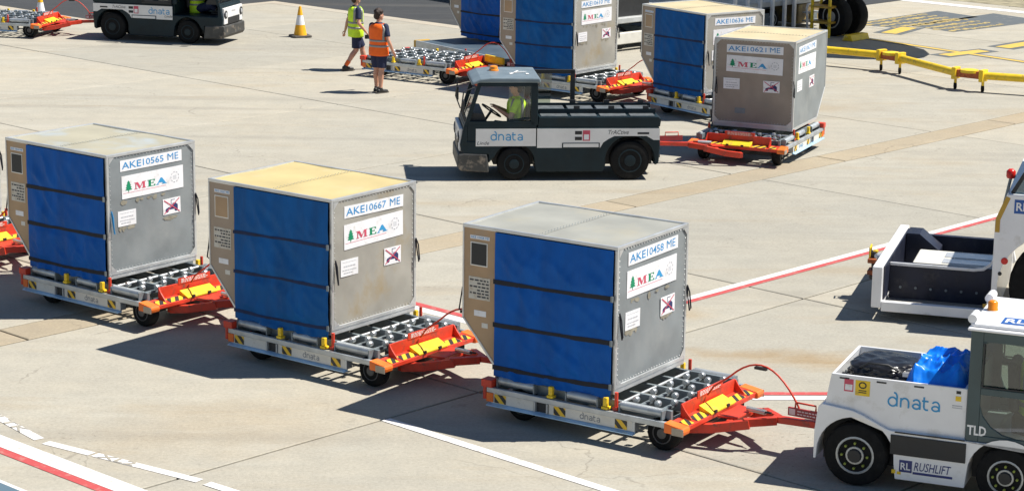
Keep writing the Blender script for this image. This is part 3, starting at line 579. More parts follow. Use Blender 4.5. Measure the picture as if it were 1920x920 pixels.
# ------------------------------------------------------------------ container dollies (same local frame as the container they carry, z = 0 on the ground)
def wheel(parent, x, y, z, r, w, side, nm='wheel', rimc=RIMG, tyre=RUBBER, hub=None, cache=None, yaw=0.0, nuts=0):
    t = MB().rev((0, -w / 2, 0), (0, 1, 0), [(r * .58, .0), (r * .80, -.004), (r * .95, .012), (r, w * .2), (r * 1.0, w * .5), (r, w * .8), (r * .95, w - .012), (r * .80, w + .004), (r * .58, w)], 28)
    o = t.build(nm, tyre, parent, smooth=35, cache=cache and cache + 't'); o.location = (x, y, z); o.rotation_euler = (0, 0, yaw)
    yo = side * w / 2
    q = MB().rev((0, yo - side * .02, 0), (0, side, 0), [(r * .60, 0), (r * .60, .022), (r * .55, .026), (r * .50, .012), (r * .30, .010), (r * .28, .03), (r * .14, .034)], 24)
    rim = q.build('rim', rimc, o, smooth=35, cache=cache and cache + 'r%d' % side)
    if nuts:
        nb = MB()
        for k in range(nuts): a = 2 * math.pi * k / nuts; nb.cyl((r * .40 * math.cos(a), yo + side * .0, r * .40 * math.sin(a)), (r * .40 * math.cos(a), yo + side * .028, r * .40 * math.sin(a)), .013, n=8)
        nb.cyl((0, yo, 0), (0, yo + side * .04, 0), r * .24, r * .2, 14, 1)
        nb.build('wheel_nuts', [LIME, BLACK], o)
    return o
YN, YF = -.13, 1.664
def make_dolly(full):
    d = thing('container_dolly', (0, 0, 0), 0, cat='dolly')
    for sgn, Y in ((-1, YN), (1, YF)):
        yb = lambda a, b: (min(Y + sgn * a, Y + sgn * b), max(Y + sgn * a, Y + sgn * b))
        MB().box(-1.58, .72, *yb(0, -.055), .30, .362).build('side_rail', GALV, d, bevel=.006)
        for x0, x1 in ((-1.52, -.96), (-.76, .30)): MB().box(x0, x1, *yb(-.012, -.03), .188, .299).build('side_plate', WPLATE, d)
        MB().box(-.955, -.765, *yb(-.035, -.09), .19, .299).box(-.95, -.93, *yb(.0, -.034), .19, .299, 1).box(-.79, -.77, *yb(.0, -.034), .19, .299, 1).build('pocket', [BLACK, GALV], d)
        q0, q1 = Y + sgn * .035, Y - sgn * .03
        MB().add([(-1.56, q0, .158), (.33, q0, .158), (.33, q1, .158), (-1.56, q1, .158), (-1.56, q0, .166), (.33, q0, .166), (.33, q1, .187), (-1.56, q1, .187)], [(0, 3, 2, 1), (4, 5, 6, 7), (0, 1, 5, 4), (1, 2, 6, 5), (2, 3, 7, 6), (3, 0, 4, 7)]).build('ledge', LEDGE, d)
        MB().box(.302, .335, *yb(-.005, -.10), .19, .299).build('end_cap', GALV, d)
        for x in (-1.40, -.62, .16): MB().box(x - .075, x + .075, *yb(-.008, -.0115), .195, .292).build('hazard_plate', HAZ, d)
        fr = frame((0, Y + sgn * -.0115, 0), (1, 0, 0), (0, 0, 1)) if sgn < 0 else frame((0, Y - .0115, 0), (-1, 0, 0), (0, 0, 1))
        MB().dnata(fr, -.36 if sgn < 0 else .05, .215, .27, 0, .001).build('lettering', pm('ink_mid', (.18, .2, .23), .5) if sgn < 0 else CYAN, d)
        MB().box(-1.575, -1.49, *yb(.006, -.0075), .20, .30).build('orange_reflector', ORANGE, d)
        for x0, x1 in ((-1.46, -1.0), (-.56, -.18), (.12, .62)):
            ro = MB().cyl((x0, Y - sgn * .10, .43), (x1, Y - sgn * .10, .43), .047, n=14).build('side_roller', GALV, d, smooth=40)
            [MB().box(q0_, q0_ + .016, *yb(-.05, -.15), .362, .46).build('roller_bracket', GALVD, ro) for q0_ in (x0 - .02, x1 + .004)]
        for x in (-.76, -.06): MB().box(x - .025, x + .025, *yb(-.03, -.08), .395, .495).box(x - .04, x + .04, *yb(-.02, -.10), .363, .395).build('yellow_stop', YELLOW, d, bevel=.008)
        MB().cyl((.05, Y - sgn * .09, .36), (.05, Y - sgn * .09, .56), .02, n=10).box(.02, .08, Y - sgn * .09 - .03, Y - sgn * .09 + .03, .365, .40).build('locking_pin', RED, d, smooth=40)
    ys = (.03, .40, .767, 1.13, 1.50)
    for y in ys: MB().box(-1.56, .70, y - .022, y + .022, .345, .455).build('deck_beam', GALVD, d, bevel=.004)
    for x in (-1.54, -.95, -.35, .66): MB().box(x - .03, x + .03, YN + .056, YF - .056, .27, .343).build('cross_member', GALVD, d)
    for x in (.085, ) + ((-.55, -1.2) if full else ()):
        for a, b in zip(ys[:-1], ys[1:]): MB().cyl((x, a + .023, .44), (x, b - .023, .44), .017, n=10).build('cross_tube', ALU, d, smooth=40)
    for a, b in zip(ys[:-1], ys[1:]):
        c = (a + b) / 2
        for x in ((-1.38, -1.08, -.78, -.48, -.18, .22, .50) if full else (.25, .52)):
            for dx, dy in ((-.06, -.07), (.06, .07)):
                ro = MB().rev((0, -.03, 0), (0, 1, 0), [(.015, 0), (.034, .004), (.037, .015), (.037, .045), (.034, .056), (.015, .06)], 14).build('roller', CHROME, d, smooth=35, cache='roller'); ro.location = (x + dx, c + dy, .463)
            MB().box(x - .022, x + .022, a + .023, b - .023, .385, .415).build('roller_bar', GALVD, d)
    # rear end
    MB().box(-1.62, -1.581, YN - .01, YF + .01, .22, .40).build('rear_bumper', RED, d, bevel=.006)
    for y in (YN + .05, YF - .05): MB().box(-1.64, -1.5, y - .07, y + .07, .363, .45).build('rear_corner_block', RED, d, bevel=.008)
    # front bumper
    MB().prism([(.722, .30), (.742, .30), (.742, .50), (.722, .50)], 'xz', .17, 1.364).build('bumper_back_plate', RED, d, bevel=.004)
    MB().prism([(.722, .275), (.915, .275), (.915, .325), (.722, .36)], 'xz', YN + .02, YF - .02).build('bumper', RED, d, bevel=.006)
    for y in (.17, 1.364): MB().prism([(.744, .362), (.744, .495), (.78, .44), (.87, .342)], 'xz', y - .008, y + .008).build('bumper_gusset', RED, d)
    for y0, y1 in ((YN - .02, YN + .13), (YF - .13, YF + .02)):
        MB().prism([(.70, .255), (.935, .255), (.945, .30), (.935, .335), (.70, .37)], 'xz', y0, y1).build('bumper_end', ORANGE, d, bevel=.014)
        MB().box(.80, .94, y0 - .004 if y0 < 0 else y1 - .002, y0 + .002 if y0 < 0 else y1 + .004, .25, .33).build('bumper_scuff', SCUFF, d)
    sl = lambda x: .36 - (x - .722) * .035 / .193
    def slope(name, y0, y1, m, x0=.79, x1=.905, h=.006, h2=None):
        h2 = h if h2 is None else h2
        return MB().prism([(x0, sl(x0) + .001), (x1, sl(x1) + .001), (x1, sl(x1) + h2), (x0, sl(x0) + h)], 'xz', y0, y1).build(name, m, d, bevel=.003)
    slope('hazard_plate', .22, .48, HAZ); slope('hazard_plate', 1.05, 1.32, HAZ); slope('hazard_plate', .02, .15, HAZ); slope('hazard_plate', 1.38, 1.5, HAZ)
    yp = slope('yellow_panel', .50, 1.03, YELLOW, .765, .918, .06, .02)
    [MB().box(.905, .926, y_, y_ + .05, .33, .36).build('panel_latch', BLACK, yp) for y_ in (.58, .86)]
    tp = MB().box(.735, .748, .50, 1.06, .485, .56)
    tp.build('warning_plate', RED, d); wp = MB(); random.seed(9)
    for k in range(4):
        y = .55
        while y < .98: w = random.uniform(.02, .06); wp.box(.7485, .7495, y, y + w, .50 + k * .014, .507 + k * .014); y += w + .012
    wp.build('plate_print', WHITEINK, d)
    # axles and wheels
    MB().box(-1.26, -1.16, .10, 1.43, .16, .25).build('rear_axle', BLACK, d); MB().cyl((.55, .767, .20), (.55, .767, .30), .30, n=24).box(.49, .61, .10, 1.43, .15, .21).build('turntable', BLACK, d)
    for y, s in ((.07, -1), (1.464, 1)): wheel(d, -1.21, y, .19, .19, .14, s, cache='dw', rimc=RIMD)
    for y, s in ((.07, -1), (1.464, 1)): wheel(d, .60, y, .19, .19, .15, s, cache='dwf', rimc=RIMD)
    # tow bar, turning about the turntable
    tb = MB()
    for s in (-1, 1):
        tb.bar((.14, s * .43, -.085), (.42, s * .35, -.055), .07, .10, 0); tb.bar((.40, s * .355, -.055), (.76, s * .23, .02), .07, .10, 0); tb.bar((.70, s * .25, .03), (.98, s * .03, .05), .07, .09, 0)
    tb.box(.10, .18, -.45, .45, -.13, -.04); tb.box(.50, .56, -.28, .28, -.03, .03); tb.prism([(.38, -.25), (.60, -.20), (.60, .2), (.38, .25)], 'xy', .031, .055)
    tb.bar((.92, 0, .055), (1.62, 0, .09), .085, .07, 0); tb.rev((1.67, 0, .06), (0, 0, 1), [(.05, 0), (.08, .0), (.08, .05), (.05, .05)], 16)
    t = tb.build('towbar', RED, d, bevel=.006); t.location = (.60, .767, .28)
    s_ = MB().box(1.10, 1.56, -.012, .012, .13, .22)
    fr = frame((1.10, -.0125, .13), (1, 0, 0), (0, 0, 1)); random.seed(4)
    s_.rect(fr, .015, .085, .012, .078, 1, .001)
    for k in range(2):
        x = .11
        while x < .42: w = random.uniform(.02, .05); s_.rect(fr, x, x + w, .022 + k * .032, .036 + k * .032, 1, .001); x += w + .01
    s_.build('sign_plate', [pm('sign_maroon', (.34, .03, .035), .45), pm('sign_pink', (.75, .55, .55), .5)], t)
    MB().tube([(1.18, 0, .22), (1.18, 0, .28), (1.42, 0, .28), (1.42, 0, .22)], .011, 8).build('grab_handle', RED, t, smooth=60)
    MB().cyl((.58, .06, .09), (.82, .02, .10), .028, n=12).cyl((.8, .02, .10), (.9, 0, .11), .012, n=8, mi=1).build('damper', [CHROME, BLACK], t, smooth=40)
    pth = []
    for k in range(15):
        u = k / 14; pth.append((.26 + .98 * u, -.03 + .05 * math.sin(u * 3), .17 + .28 * (1 - u) * (u < .1) + .44 * math.sin(math.pi * min(1, u * .93 + .05)) ** .8))
    pth[0] = (.16, -.07, .20); pth[1] = (.22, -.05, .30); pth[-1] = (1.22, .01, .22)
    h = MB().tube(pth, .011, 8).build('brake_hose', RED, t, smooth=60)
    MB().box(.68, .82, -.012, .03, pth[7][2] - .045, pth[7][2] - .018).build('hose_clip', BLACK, h)
    return d
D1 = make_dolly(False); D0 = make_dolly(True)
used = set()
def place_dolly(kind, loc, yaw, tow, label, z=0.0, hose=True):
    src = D0 if kind else D1
    o = src if src not in used else copy_tree(src)
    used.add(src); o.location = (loc[0], loc[1], z); o.rotation_euler = (0, 0, R(yaw)); tag(o, label, 'dolly', 'steel container dollies with red drawbars')
    for ch in o.children:
        if ch.name.startswith('towbar'):
            ch.rotation_euler = (0, 0, R(tow))
            if not hose:
                for h in [c for c in ch.children if c.name.startswith('brake_hose')]:
                    for c2 in list(h.children): bpy.data.objects.remove(c2)
                    bpy.data.objects.remove(h)
    return o
G_ = 'steel container dolly '
place_dolly(0, (1.124, 22.927), -33.55, 0, G_ + 'under container 10458 hitched to the white tug')
place_dolly(0, (-2.1025, 25.202), -37.13, 4, G_ + 'under container 10667 in the middle of the front train')
place_dolly(0, (-5.1846, 27.776), -38.48, 3, G_ + 'under container 10565 on the left of the front train')
place_dolly(0, (-8.5, 30.72), -40, 2, G_ + 'at the left picture edge with only its orange front bumper showing')
place_dolly(0, (1.252, 46.253), -38.41, 2, G_ + 'under container 10610 behind the dark tug')
place_dolly(0, (3.783, 43.681), -53.9, -25, G_ + 'under container 10636 behind the tug hitch')
place_dolly(0, (3.652, 40.246), -113.95, -55, G_ + 'under container 10621 hitched to the dark centre tug', hose=False)
place_dolly(1, (-2.0, 48.42), -33, 0, 'empty roller dolly with no container beside the worker in orange')
place_dolly(1, (-12.62, 54.9), -14, 10, 'empty roller dolly at the top left hitched to the tug there')

# ------------------------------------------------------------------ dark tow tractors
def rlogo(mb, fr, x, y, w, h, b, c):
    mb.rect(fr, x, x + w, y, y + h, b, .003); mb.text(fr, 'RL', x + w * .12, y + h * .2, w * .76, h * .6, c, .005, .02)
def make_tug():
    r = thing('tow_tractor', (0, 0, 0), 0, cat='tow tractor')
    hw = .65
    low = [(-.5, .30), (-.52, .60), (-.50, .925), (1.62, .925), (1.62, .69), (2.80, .69), (2.80, .97), (2.86, .97), (2.93, .62), (2.90, .46), (2.44, .46)]
    low += [(2.44, .30)] + arcp(2.0, .29, .36, 20, 160, 10) + [(1.62, .15), (.46, .15)] + arcp(0, .34, .43, -10, 190, 14) + [(-.46, .27)]
    MB().prism(low, 'xz', -hw, hw).build('lower_body', TUGD, r, bevel=.02)
    MB().prism([(2.42, .14), (2.92, .17), (2.975, .25), (2.97, .47), (2.86, .485), (2.46, .47)], 'xz', -hw - .012, hw + .012).build('front_bumper', SCRATCH, r, bevel=.03)
    # white bands and front mask
    for s in (-1, 1):
        y0, y1 = sorted((s * (hw - .002), s * (hw + .006)))
        if s > 0:
            MB().box(1.63, 2.66, y0, y1, .60, .90).build('white_band', TUGW, r)
            MB().box(1.625, 2.80, hw - .04, hw - .003, .691, .965).build('cab_door', TUGD, r, bevel=.004)
        MB().prism([(-.50, .62), (-.50, .90), (1.61, .90), (1.61, .56), (.70, .56), (.52, .62)] if False else [(-.505, .70), (-.505, .90), (1.61, .90), (1.61, .57), (.52, .57), (.47, .66), (.38, .72), (.28, .77), (-.28, .77), (-.40, .70)], 'xz', y0, y1).build('white_band', TUGW, r)
        MB().box(.53, 1.18, *sorted((s * (hw + .006), s * (hw + .012))), .565, .655).box(.55, 1.16, *sorted((s * (hw + .012), s * (hw + .016))), .58, .64, 1).build('side_step', [TUGD, TUGW], r)
        fr = frame((0, s * (hw + .0065), 0), (-s, 0, 0), (0, 0, 1))
        X = lambda x, w: (-x - w) if s > 0 else x      # start of a run whose rear edge (vehicle x) is x
        l = MB().dnata(fr, X(1.83 if s > 0 else .98, .58), .70, .58); l.build('company_lettering', CYAN, r)
        MB().text(fr, 'Linde', X(2.40 if s > 0 else 1.40, .24), .625, .20, .06, 0, .002, 0, .3).build('maker_lettering', DARKINK, r)
        MB().text(fr, 'TrACtive', X(.0, .40), .80, .36, .075, 0, .002, 0, .25).build('model_lettering', DARKINK, r)
        MB().rect(fr, X(-.32, .2), X(-.32, .2) + .2, .80, .835, 0, .002).build('vent_slot', BLACK, r)
        k = X(.70 if s > 0 else .45, .26); mb = MB().rect(fr, k, k + .12, .80, .86, 0, .002).rect(fr, k, k + .12, .70, .76, 0, .002).rect(fr, k + .135, k + .26, .69, .87, 1, .002).rect(fr, k + .155, k + .24, .71, .80, 2, .0035)
        mb.build('warning_stickers', [BLACK, REDINK, LEAF], r)
    # load deck
    MB().prism([(-.51, .926), (-.53, 1.06), (-.48, 1.10), (1.58, 1.10), (1.60, .926)], 'xz', -hw + .01, hw - .01).build('deck_body', TUGD, r, bevel=.012)
    for x0, x1 in ((-.42, .0), (.06, .52), (.58, 1.02), (1.08, 1.54)):
        for y0, y1 in ((-.60, -.34), (.34, .60)): MB().box(x0, x1, y0, y1, 1.101, 1.112).build('tread_plate', DECKG, r)
        MB().box(x0, x1, -.30, .30, 1.101, 1.15).build('tread_plate', DECKG, r, bevel=.008)
    for y in (-.32, .32):
        MB().box(-.47, 1.55, y - .015, y + .015, 1.101, 1.19).build('deck_rib', TUGD, r)
        for x in (-.3, .3, .9): MB().box(x - .05, x + .05, y - .02, y + .02, 1.191, 1.24).build('deck_clip', BLACK, r)
    # cab
    cb = MB()
    for s in (-1, 1):
        y = s * (hw - .03)
        cb.bar((2.82, y, .96), (2.60, y, 1.80), .05, .07); cb.bar((1.66, y, .96), (1.66, y, 1.80), .05, .12, 0, (1, 0, 0)); cb.bar((1.62, y, 1.78), (2.62, y, 1.78), .05, .07)
        if s > 0: cb.bar((1.66, y, 1.0), (2.80, y, 1.0), .05, .08); cb.bar((2.12, y, 1.04), (1.74, y, 1.10), .03, .05)
    cb.bar((2.60, -hw + .03, 1.80), (2.60, hw - .03, 1.80), .06, .06); cb.bar((2.82, -hw + .03, .98), (2.82, hw - .03, .98), .06, .06); cb.bar((1.64, -hw + .03, 1.80), (1.64, hw - .03, 1.80), .06, .06)
    cb.build('cab_frame', TUGD, r, bevel=.008)
    MB().box(1.622, 1.645, -.60, .60, .70, 1.28).build('cab_rear_wall', TUGD, r)
    rf = MB().prism([(1.55, 1.82), (2.60, 1.82), (2.74, 1.77), (2.72, 1.83), (2.58, 1.90), (2.40, 1.925), (1.57, 1.915)], 'xz', -hw - .01, hw + .01).build('cab_roof', pm('tug_roof', (.16, .205, .235), .45, 0, .15, 4, (.2, .2, .2), .6, .8, 4), r, bevel=.03)
    fr = frame((0, 0, 1.926), (0, -1, 0), (1, 0, 0))
    MB().stroke(frame((2.05, .25, 1.926), (-1, 0, 0), (0, -1, 0)), [(0, 0), (.17, .42), (.30, .30), (.0, .16)], .04).stroke(frame((2.05, .25, 1.926), (-1, 0, 0), (0, -1, 0)), [(.30, .0), (.30, .12)], .05).build('roof_marking', WHITEINK, rf)
    MB().rev((2.30, -.2, 1.922), (0, 0, 1), [(.09, 0), (.09, .02), (.075, .03), (.07, .09), (.03, .11)], 16).build('beacon', AMBER, rf, smooth=50)
    MB().add([(2.80, -.56, 1.03), (2.80, .56, 1.03), (2.61, .56, 1.75), (2.61, -.56, 1.75)], [(0, 1, 2, 3)]).build('windscreen', GLASS, r)
    for s in (1,): MB().add([(1.73, s * .62, 1.05), (2.10, s * .62, 1.05), (2.10, s * .62, 1.74), (1.73, s * .62, 1.74)], [(0, 1, 2, 3)]).build('side_window', GLASS, r)
    # sliding door pushed back on the right side
    dr = MB(); y = -hw - .03
    for a, b in (((.86, y, .98), (.86, y, 1.84)), ((1.56, y, .98), (1.56, y, 1.84)), ((.82, y, 1.82), (1.60, y, 1.82)), ((.82, y, 1.0), (1.60, y, 1.0))): dr.bar(a, b, .085, .045, 0, (0, 1, 0))
    dr = dr.build('sliding_door', BLACK, r, bevel=.006); MB().add([(1.26, y, 1.03), (1.53, y, 1.03), (1.53, y, 1.79), (1.22, y, 1.79)], [(0, 1, 2, 3)]).build('door_glass', GLASSD, dr)
    # interior
    MB().prism([(2.45, .98), (2.78, .98), (2.70, 1.16), (2.52, 1.14)], 'xz', -.55, .55).build('dashboard', BLACK, r)
    stw = MB(); c = Vector((2.36, .18, 1.14)); ax = Vector((-.55, 0, .83)).normalized(); a = Vector((0, 1, 0)); b = ax.cross(a)
    stw.tube([c + (a * math.cos(k * math.pi / 8) + b * math.sin(k * math.pi / 8)) * .19 for k in range(17)], .014, 8); stw.bar(c - a * .18, c + a * .18, .03, .015); stw.bar(c, c - ax * .25, .04, .04)
    stw.build('steering_wheel', BLACK, r, smooth=50)
    MB().box(1.75, 2.15, -.04, .40, .692, .80).build('seat', BLACK, r, bevel=.03); MB().prism([(1.70, .80), (1.80, .80), (1.76, 1.30), (1.68, 1.30)], 'xz', -.02, .38).build('seat_back', BLACK, r, bevel=.03)
    # front
    MB().box(2.875, 2.945, -.58, .58, .50, .90).build('front_mask', TUGW, r, bevel=.02)
    MB().box(2.946, 2.955, -.36, .36, .50, .66).build('front_grille', BLACK, r)
    for s in (-1, 1):
        h = MB().rev((2.94, s * .48, .74), (1, 0, 0), [(.10, 0), (.10, .012), (.09, .02)], 18).build('headlight', BLACK, r); MB().rev((2.955, s * .48, .74), (1, 0, 0), [(.055, 0), (.055, .014), (.03, .02)], 16).build('lens', LENS, h)
    MB().text(frame((2.9465, -.12, .78), (0, 1, 0), (0, 0, 1)), 'dnata', 0, 0, .24, .06).build('front_lettering', GREYINK, r)
    for s in (-1, 1):
        MB().tube([(2.66, s * .64, 1.74), (2.88, s * .74, 1.66), (2.92, s * .76, 1.30), (2.84, s * .68, 1.05)], .013, 8).build('mirror_arm', BLACK, r, smooth=50)
        MB().box(2.87, 2.91, s * .76 - .08, s * .76 + .08, 1.22, 1.50).build('mirror', BLACK, r, bevel=.015)
    MB().tube([(2.84, .1, 1.0), (2.79, .2, 1.25), (2.73, .35, 1.5)], .010, 6).build('wiper', BLACK, r)
    MB().box(-.41, .41, -.42, .42, .24, .66).build('wheel_well', BLACK, r); MB().box(1.66, 2.34, -.42, .42, .24, .60).build('wheel_well', BLACK, r)
    # coupling
    MB().box(-.60, -.52, -.14, .14, .30, .34).box(-.60, -.52, -.14, .14, .44, .48).cyl((-.57, 0, .24), (-.57, 0, .62), .022, n=10).box(-.535, -.515, -.16, .16, .24, .56).build('rear_coupling', BLACK, r)
    for s in (-1, 1):
        wheel(r, 0, s * .545, .34, .34, .22, s, rimc=TUGD, cache='tr', nuts=0); wheel(r, 2.0, s * .545, .29, .29, .20, s, rimc=TUGD, cache='tf', nuts=0)
    return r
T1 = make_tug()
for o_ in T1.children:
    if o_.name.split('.')[0] in ('cab_frame', 'cab_roof', 'windscreen', 'side_window', 'sliding_door', 'mirror_arm', 'mirror', 'wiper'):
        for q_ in (o_, *o_.children):
            for v_ in q_.data.vertices:
                if v_.co.z > .97: v_.co.z = .97 + (v_.co.z - .97) * .845
T2 = copy_tree(T1)
T1.location = (1.95, 38.15, 0); T1.rotation_euler = (0, 0, R(185.2)); tag(T1, 'dark green and white tow tractor with driver in the middle of the apron', 'tow tractor', 'dark tow tractors')
T2.location = (-9.76, 55.16, 0); T2.rotation_euler = (0, 0, R(-15.3)); tag(T2, 'dark tow tractor at the top left cut off by the picture edge', 'tow tractor', 'dark tow tractors')

# ------------------------------------------------------------------ white tug, bottom right (x forward, rear axle at x = 0)
def make_white_tug():
    r = thing('white_baggage_tug', (3.744, 22.09, 0), R(-22), 'white tug with open tray and grey cab in the bottom right corner', 'tow tractor')
    hw = .625
    low = [(-.405, .25), (-.43, .25), (-.43, .55), (-.40, .80), (-.36, .835), (-.05, .80), (.06, .765), (.30, .655), (.36, .64), (1.06, .63), (2.35, .63), (2.42, .20), (1.90, .20)]
    low += [(1.905, .30)] + arcp(1.52, .30, .385, 12, 168, 14) + [(1.135, .30), (1.12, .14), (.42, .14), (.40, .30)] + arcp(0, .33, .40, 8, 172, 16)
    MB().prism(low, 'xz', -hw, hw).build('lower_body', BODYW, r, bevel=.006)
    # load tray
    up = [(-.345, .80), (-.285, 1.155), (1.095, 1.155), (1.095, .60), (.30, .60)]
    for s in (-1, 1): MB().prism(up, 'xz', *sorted((s * .585, s * .555))).build('tray_side', BODYW, r, bevel=.006)
    MB().prism([(-.345, .80), (-.285, 1.155), (-.255, 1.155), (-.315, .80)], 'xz', -.554, .554).build('tray_tail', BODYW, r, bevel=.004)
    MB().box(-.25, 1.09, -.554, .554, .90, .93).build('tray_floor', GALVD, r); MB().box(1.062, 1.092, -.554, .554, .93, 1.155).build('tray_front', BODYW, r)
    fr = frame((0, -.5855, 0), (1, 0, 0), (0, 0, 1))
    for x in (-.2, .18, .56): MB().rect(fr, x, x + .10, 1.11, 1.127, 0, .002).build('hand_slot', BLACK, r, bevel=.001)  # dark plate painted for the shade inside a cut-out
    ff = frame((0, .5545, 0), (1, 0, 0), (0, 0, 1))
    for x in (-.1, .4, .8): MB().rect(ff, x, x + .14, 1.09, 1.112, 0, .002).build('hand_slot', BLACK, r)  # far wall: dark plates for the shaded cut-outs again
    MB().dnata(fr, .30, .885, .555).build('company_lettering', CYAN, r)
    MB().rect(fr, -.15, -.055, .985, 1.115, 0, .002).rect(fr, -.14, -.065, 1.0, 1.06, 1, .003).build('warning_sticker', [REDINK, LEAF], r)
    MB().rect(fr, -.035, .115, .955, 1.115, 0, .002).stroke(fr, [(.04 + .035 * math.cos(k * .63), 1.065 + .03 * math.sin(k * .63)) for k in range(11)], .014, 1, .003).rect(fr, .0, .08, .985, .995, 1, .003).rect(fr, .0, .08, 1.005, 1.015, 1, .003).build('safety_sticker', [YELLOW, BLACK], r)
    MB().rect(fr, .985, 1.03, 1.095, 1.125, 0, .003).rect(fr, .98, 1.035, 1.02, 1.07, 1, .003).rect(fr, .95, 1.05, .965, .975, 2, .002).rect(fr, .95, 1.05, .945, .952, 2, .002).build('filler_sticker', [BLACK, YELLOW, GREYINK], r)
    # side details below
    fl = frame((0, -hw - .0005, 0), (1, 0, 0), (0, 0, 1))
    MB().rect(fl, .36, 1.12, .40, .605, 0, .012).build('battery_cover', BLACK, r, bevel=.004)
    MB().rect(fl, .40, 1.10, .628, .64, 0, .012).build('cover_hinge', BLACK, r)
    lg = MB(); rlogo(lg, fl, .46, .225, .13, .125, 0, 1); lg.rect(fl, .60, 1.0, .215, .24, 0, .002); lg.build('hire_logo', [pm('logo_navy', (.015, .03, .17), .4), WHITEINK], r)
    MB().text(fl, 'RUSHLIFT', .61, .255, .36, .09, 0, .003, .004, .15).build('hire_lettering', MATS['logo_navy'], r)
    MB().rect(fl, .385, .425, .20, .24, 0, .002).build('round_sticker', YELLOW, r); MB().rect(fl, .44, .48, .195, .225, 0, .002).build('round_sticker', YELLOW, r)
    # cab
    c = MB()
    for s in (-1, 1):
        y0, y1 = sorted((s * .61, s * .57))
        c.prism([(1.10, .635), (1.10, 1.77), (1.225, 1.77), (1.225, .635)], 'xz', y0, y1); c.box(1.226, 2.30, y0, y1, 1.66, 1.77); c.box(1.226, 2.30, y0, y1, 1.12, 1.19); c.box(1.226, 2.30, y0, y1, .635, .70); c.prism([(2.301, .635), (2.301, 1.77), (2.36, 1.77), (2.44, .635)], 'xz', y0, y1)
        c.prism([(1.226, .701), (1.226, 1.0), (1.26, .90), (1.34, .80), (1.46, .73), (1.60, .701)], 'xz', y0 + .003, y1 - .003)
        for (qx, qz, dx, dz) in ((1.226, 1.19, 1, 1), (1.226, 1.66, 1, -1)): c.prism([(qx, qz), (qx + dx * .06, qz), (qx + dx * .02, qz + dz * .02), (qx, qz + dz * .06)], 'xz', y0 + .003, y1 - .003)
    c.box(1.10, 1.14, -.569, .569, .64, 1.25); c.box(1.10, 1.14, -.569, .569, 1.68, 1.77)
    c.build('cab_frame', CABG, r, bevel=.006)
    for s in (-1, 1):
        MB().add([(1.225, s * .592, 1.19), (2.30, s * .592, 1.19), (2.30, s * .592, 1.66), (1.225, s * .592, 1.66)], [(0, 1, 2, 3)]).build('side_window', GLASSD, r)
        MB().add([(1.225, s * .592, .70), (2.30, s * .592, .70), (2.30, s * .592, 1.12), (1.225, s * .592, 1.12)], [(0, 1, 2, 3)]).build('lower_window', GLASSD, r)
        sl = MB()
        for a, b in (((1.24, 1.645), (1.24, 1.205)), ((1.24, 1.205), (2.3, 1.205))): sl.bar((a[0], s * .612, a[1]), (b[0], s * .612, b[1]), .012, .02, 0, (0, 1, 0))
        sl.build('window_seal', BLACK, r)
    MB().text(frame((0, -.6105, 0), (1, 0, 0), (0, 0, 1)), 'TLD', 1.115, .70, .19, .10, 0, .003, .03, .0).build('maker_lettering', WHITEINK, r)
    MB().add([(1.12, -.55, 1.25), (1.12, .55, 1.25), (1.12, .55, 1.68), (1.12, -.55, 1.68)], [(0, 1, 2, 3)]).build('rear_window', GLASS, r)
    rf = MB().box(1.07, 2.40, -.66, .66, 1.772, 1.80).box(1.09, 2.38, -.60, .60, 1.801, 1.835).build('cab_roof', BODYW, r, bevel=.012)
    for y in (-.48, .42): MB().cyl((1.10, y - .11, 1.875), (1.10, y + .11, 1.875), .045, n=18).build('roof_tube', BODYW, rf, smooth=40)
    MB().rev((1.19, .02, 1.835), (0, 0, 1), [(.055, 0), (.055, .015), (.05, .02), (.052, .08), (.03, .10)], 16).build('beacon', AMBER, rf, smooth=50)
    ft = frame((1.34, -.56, 1.8365), (1, 0, 0), (0, 1, 0)); lg = MB(); rlogo(lg, ft, .02, .06, .26, .26, 0, 1); lg.build('roof_logo', [pm('logo_blue', (.02, .10, .36), .4), WHITEINK], rf)
    MB().text(ft, 'RUSHLIFT', .30, .18, .62, .16, 0, .003, .0, .2).build('roof_lettering', DARKINK, rf)
    MB().box(1.5, 1.95, -.35, .1, .66, .88).build('seat', BLACK, r, bevel=.04); MB().prism([(1.46, .88), (1.56, .88), (1.52, 1.40), (1.42, 1.40)], 'xz', -.32, .08).build('seat_back', BLACK, r, bevel=.04)
    MB().bar((2.2, -.1, .8), (2.0, -.12, 1.2), .05, .05).tube([(2.0 + .06 * math.cos(k * math.pi / 8), -.12 + .18 * math.sin(k * math.pi / 8), 1.2 + .12 * math.cos(k * math.pi / 8)) for k in range(17)], .015, 8).build('steering_wheel', BLACK, r)
    MB().box(-.38, .38, -.40, .40, .2, .70).build('wheel_well', BLACK, r); MB().box(1.15, 1.89, -.40, .40, .2, .60).build('wheel_well', BLACK, r)
    MB().box(-.46, -.415, -.12, .12, .36, .50).cyl((-.44, 0, .3), (-.44, 0, .58), .02, n=10).build('rear_coupling', BLACK, r)
    for s in (-1, 1):
        wheel(r, 0, s * .52, .33, .33, .20, s, cache='wt', nuts=8); wheel(r, 1.52, s * .52, .30, .30, .19, s, cache='wf', nuts=8)
    return r
make_white_tug()
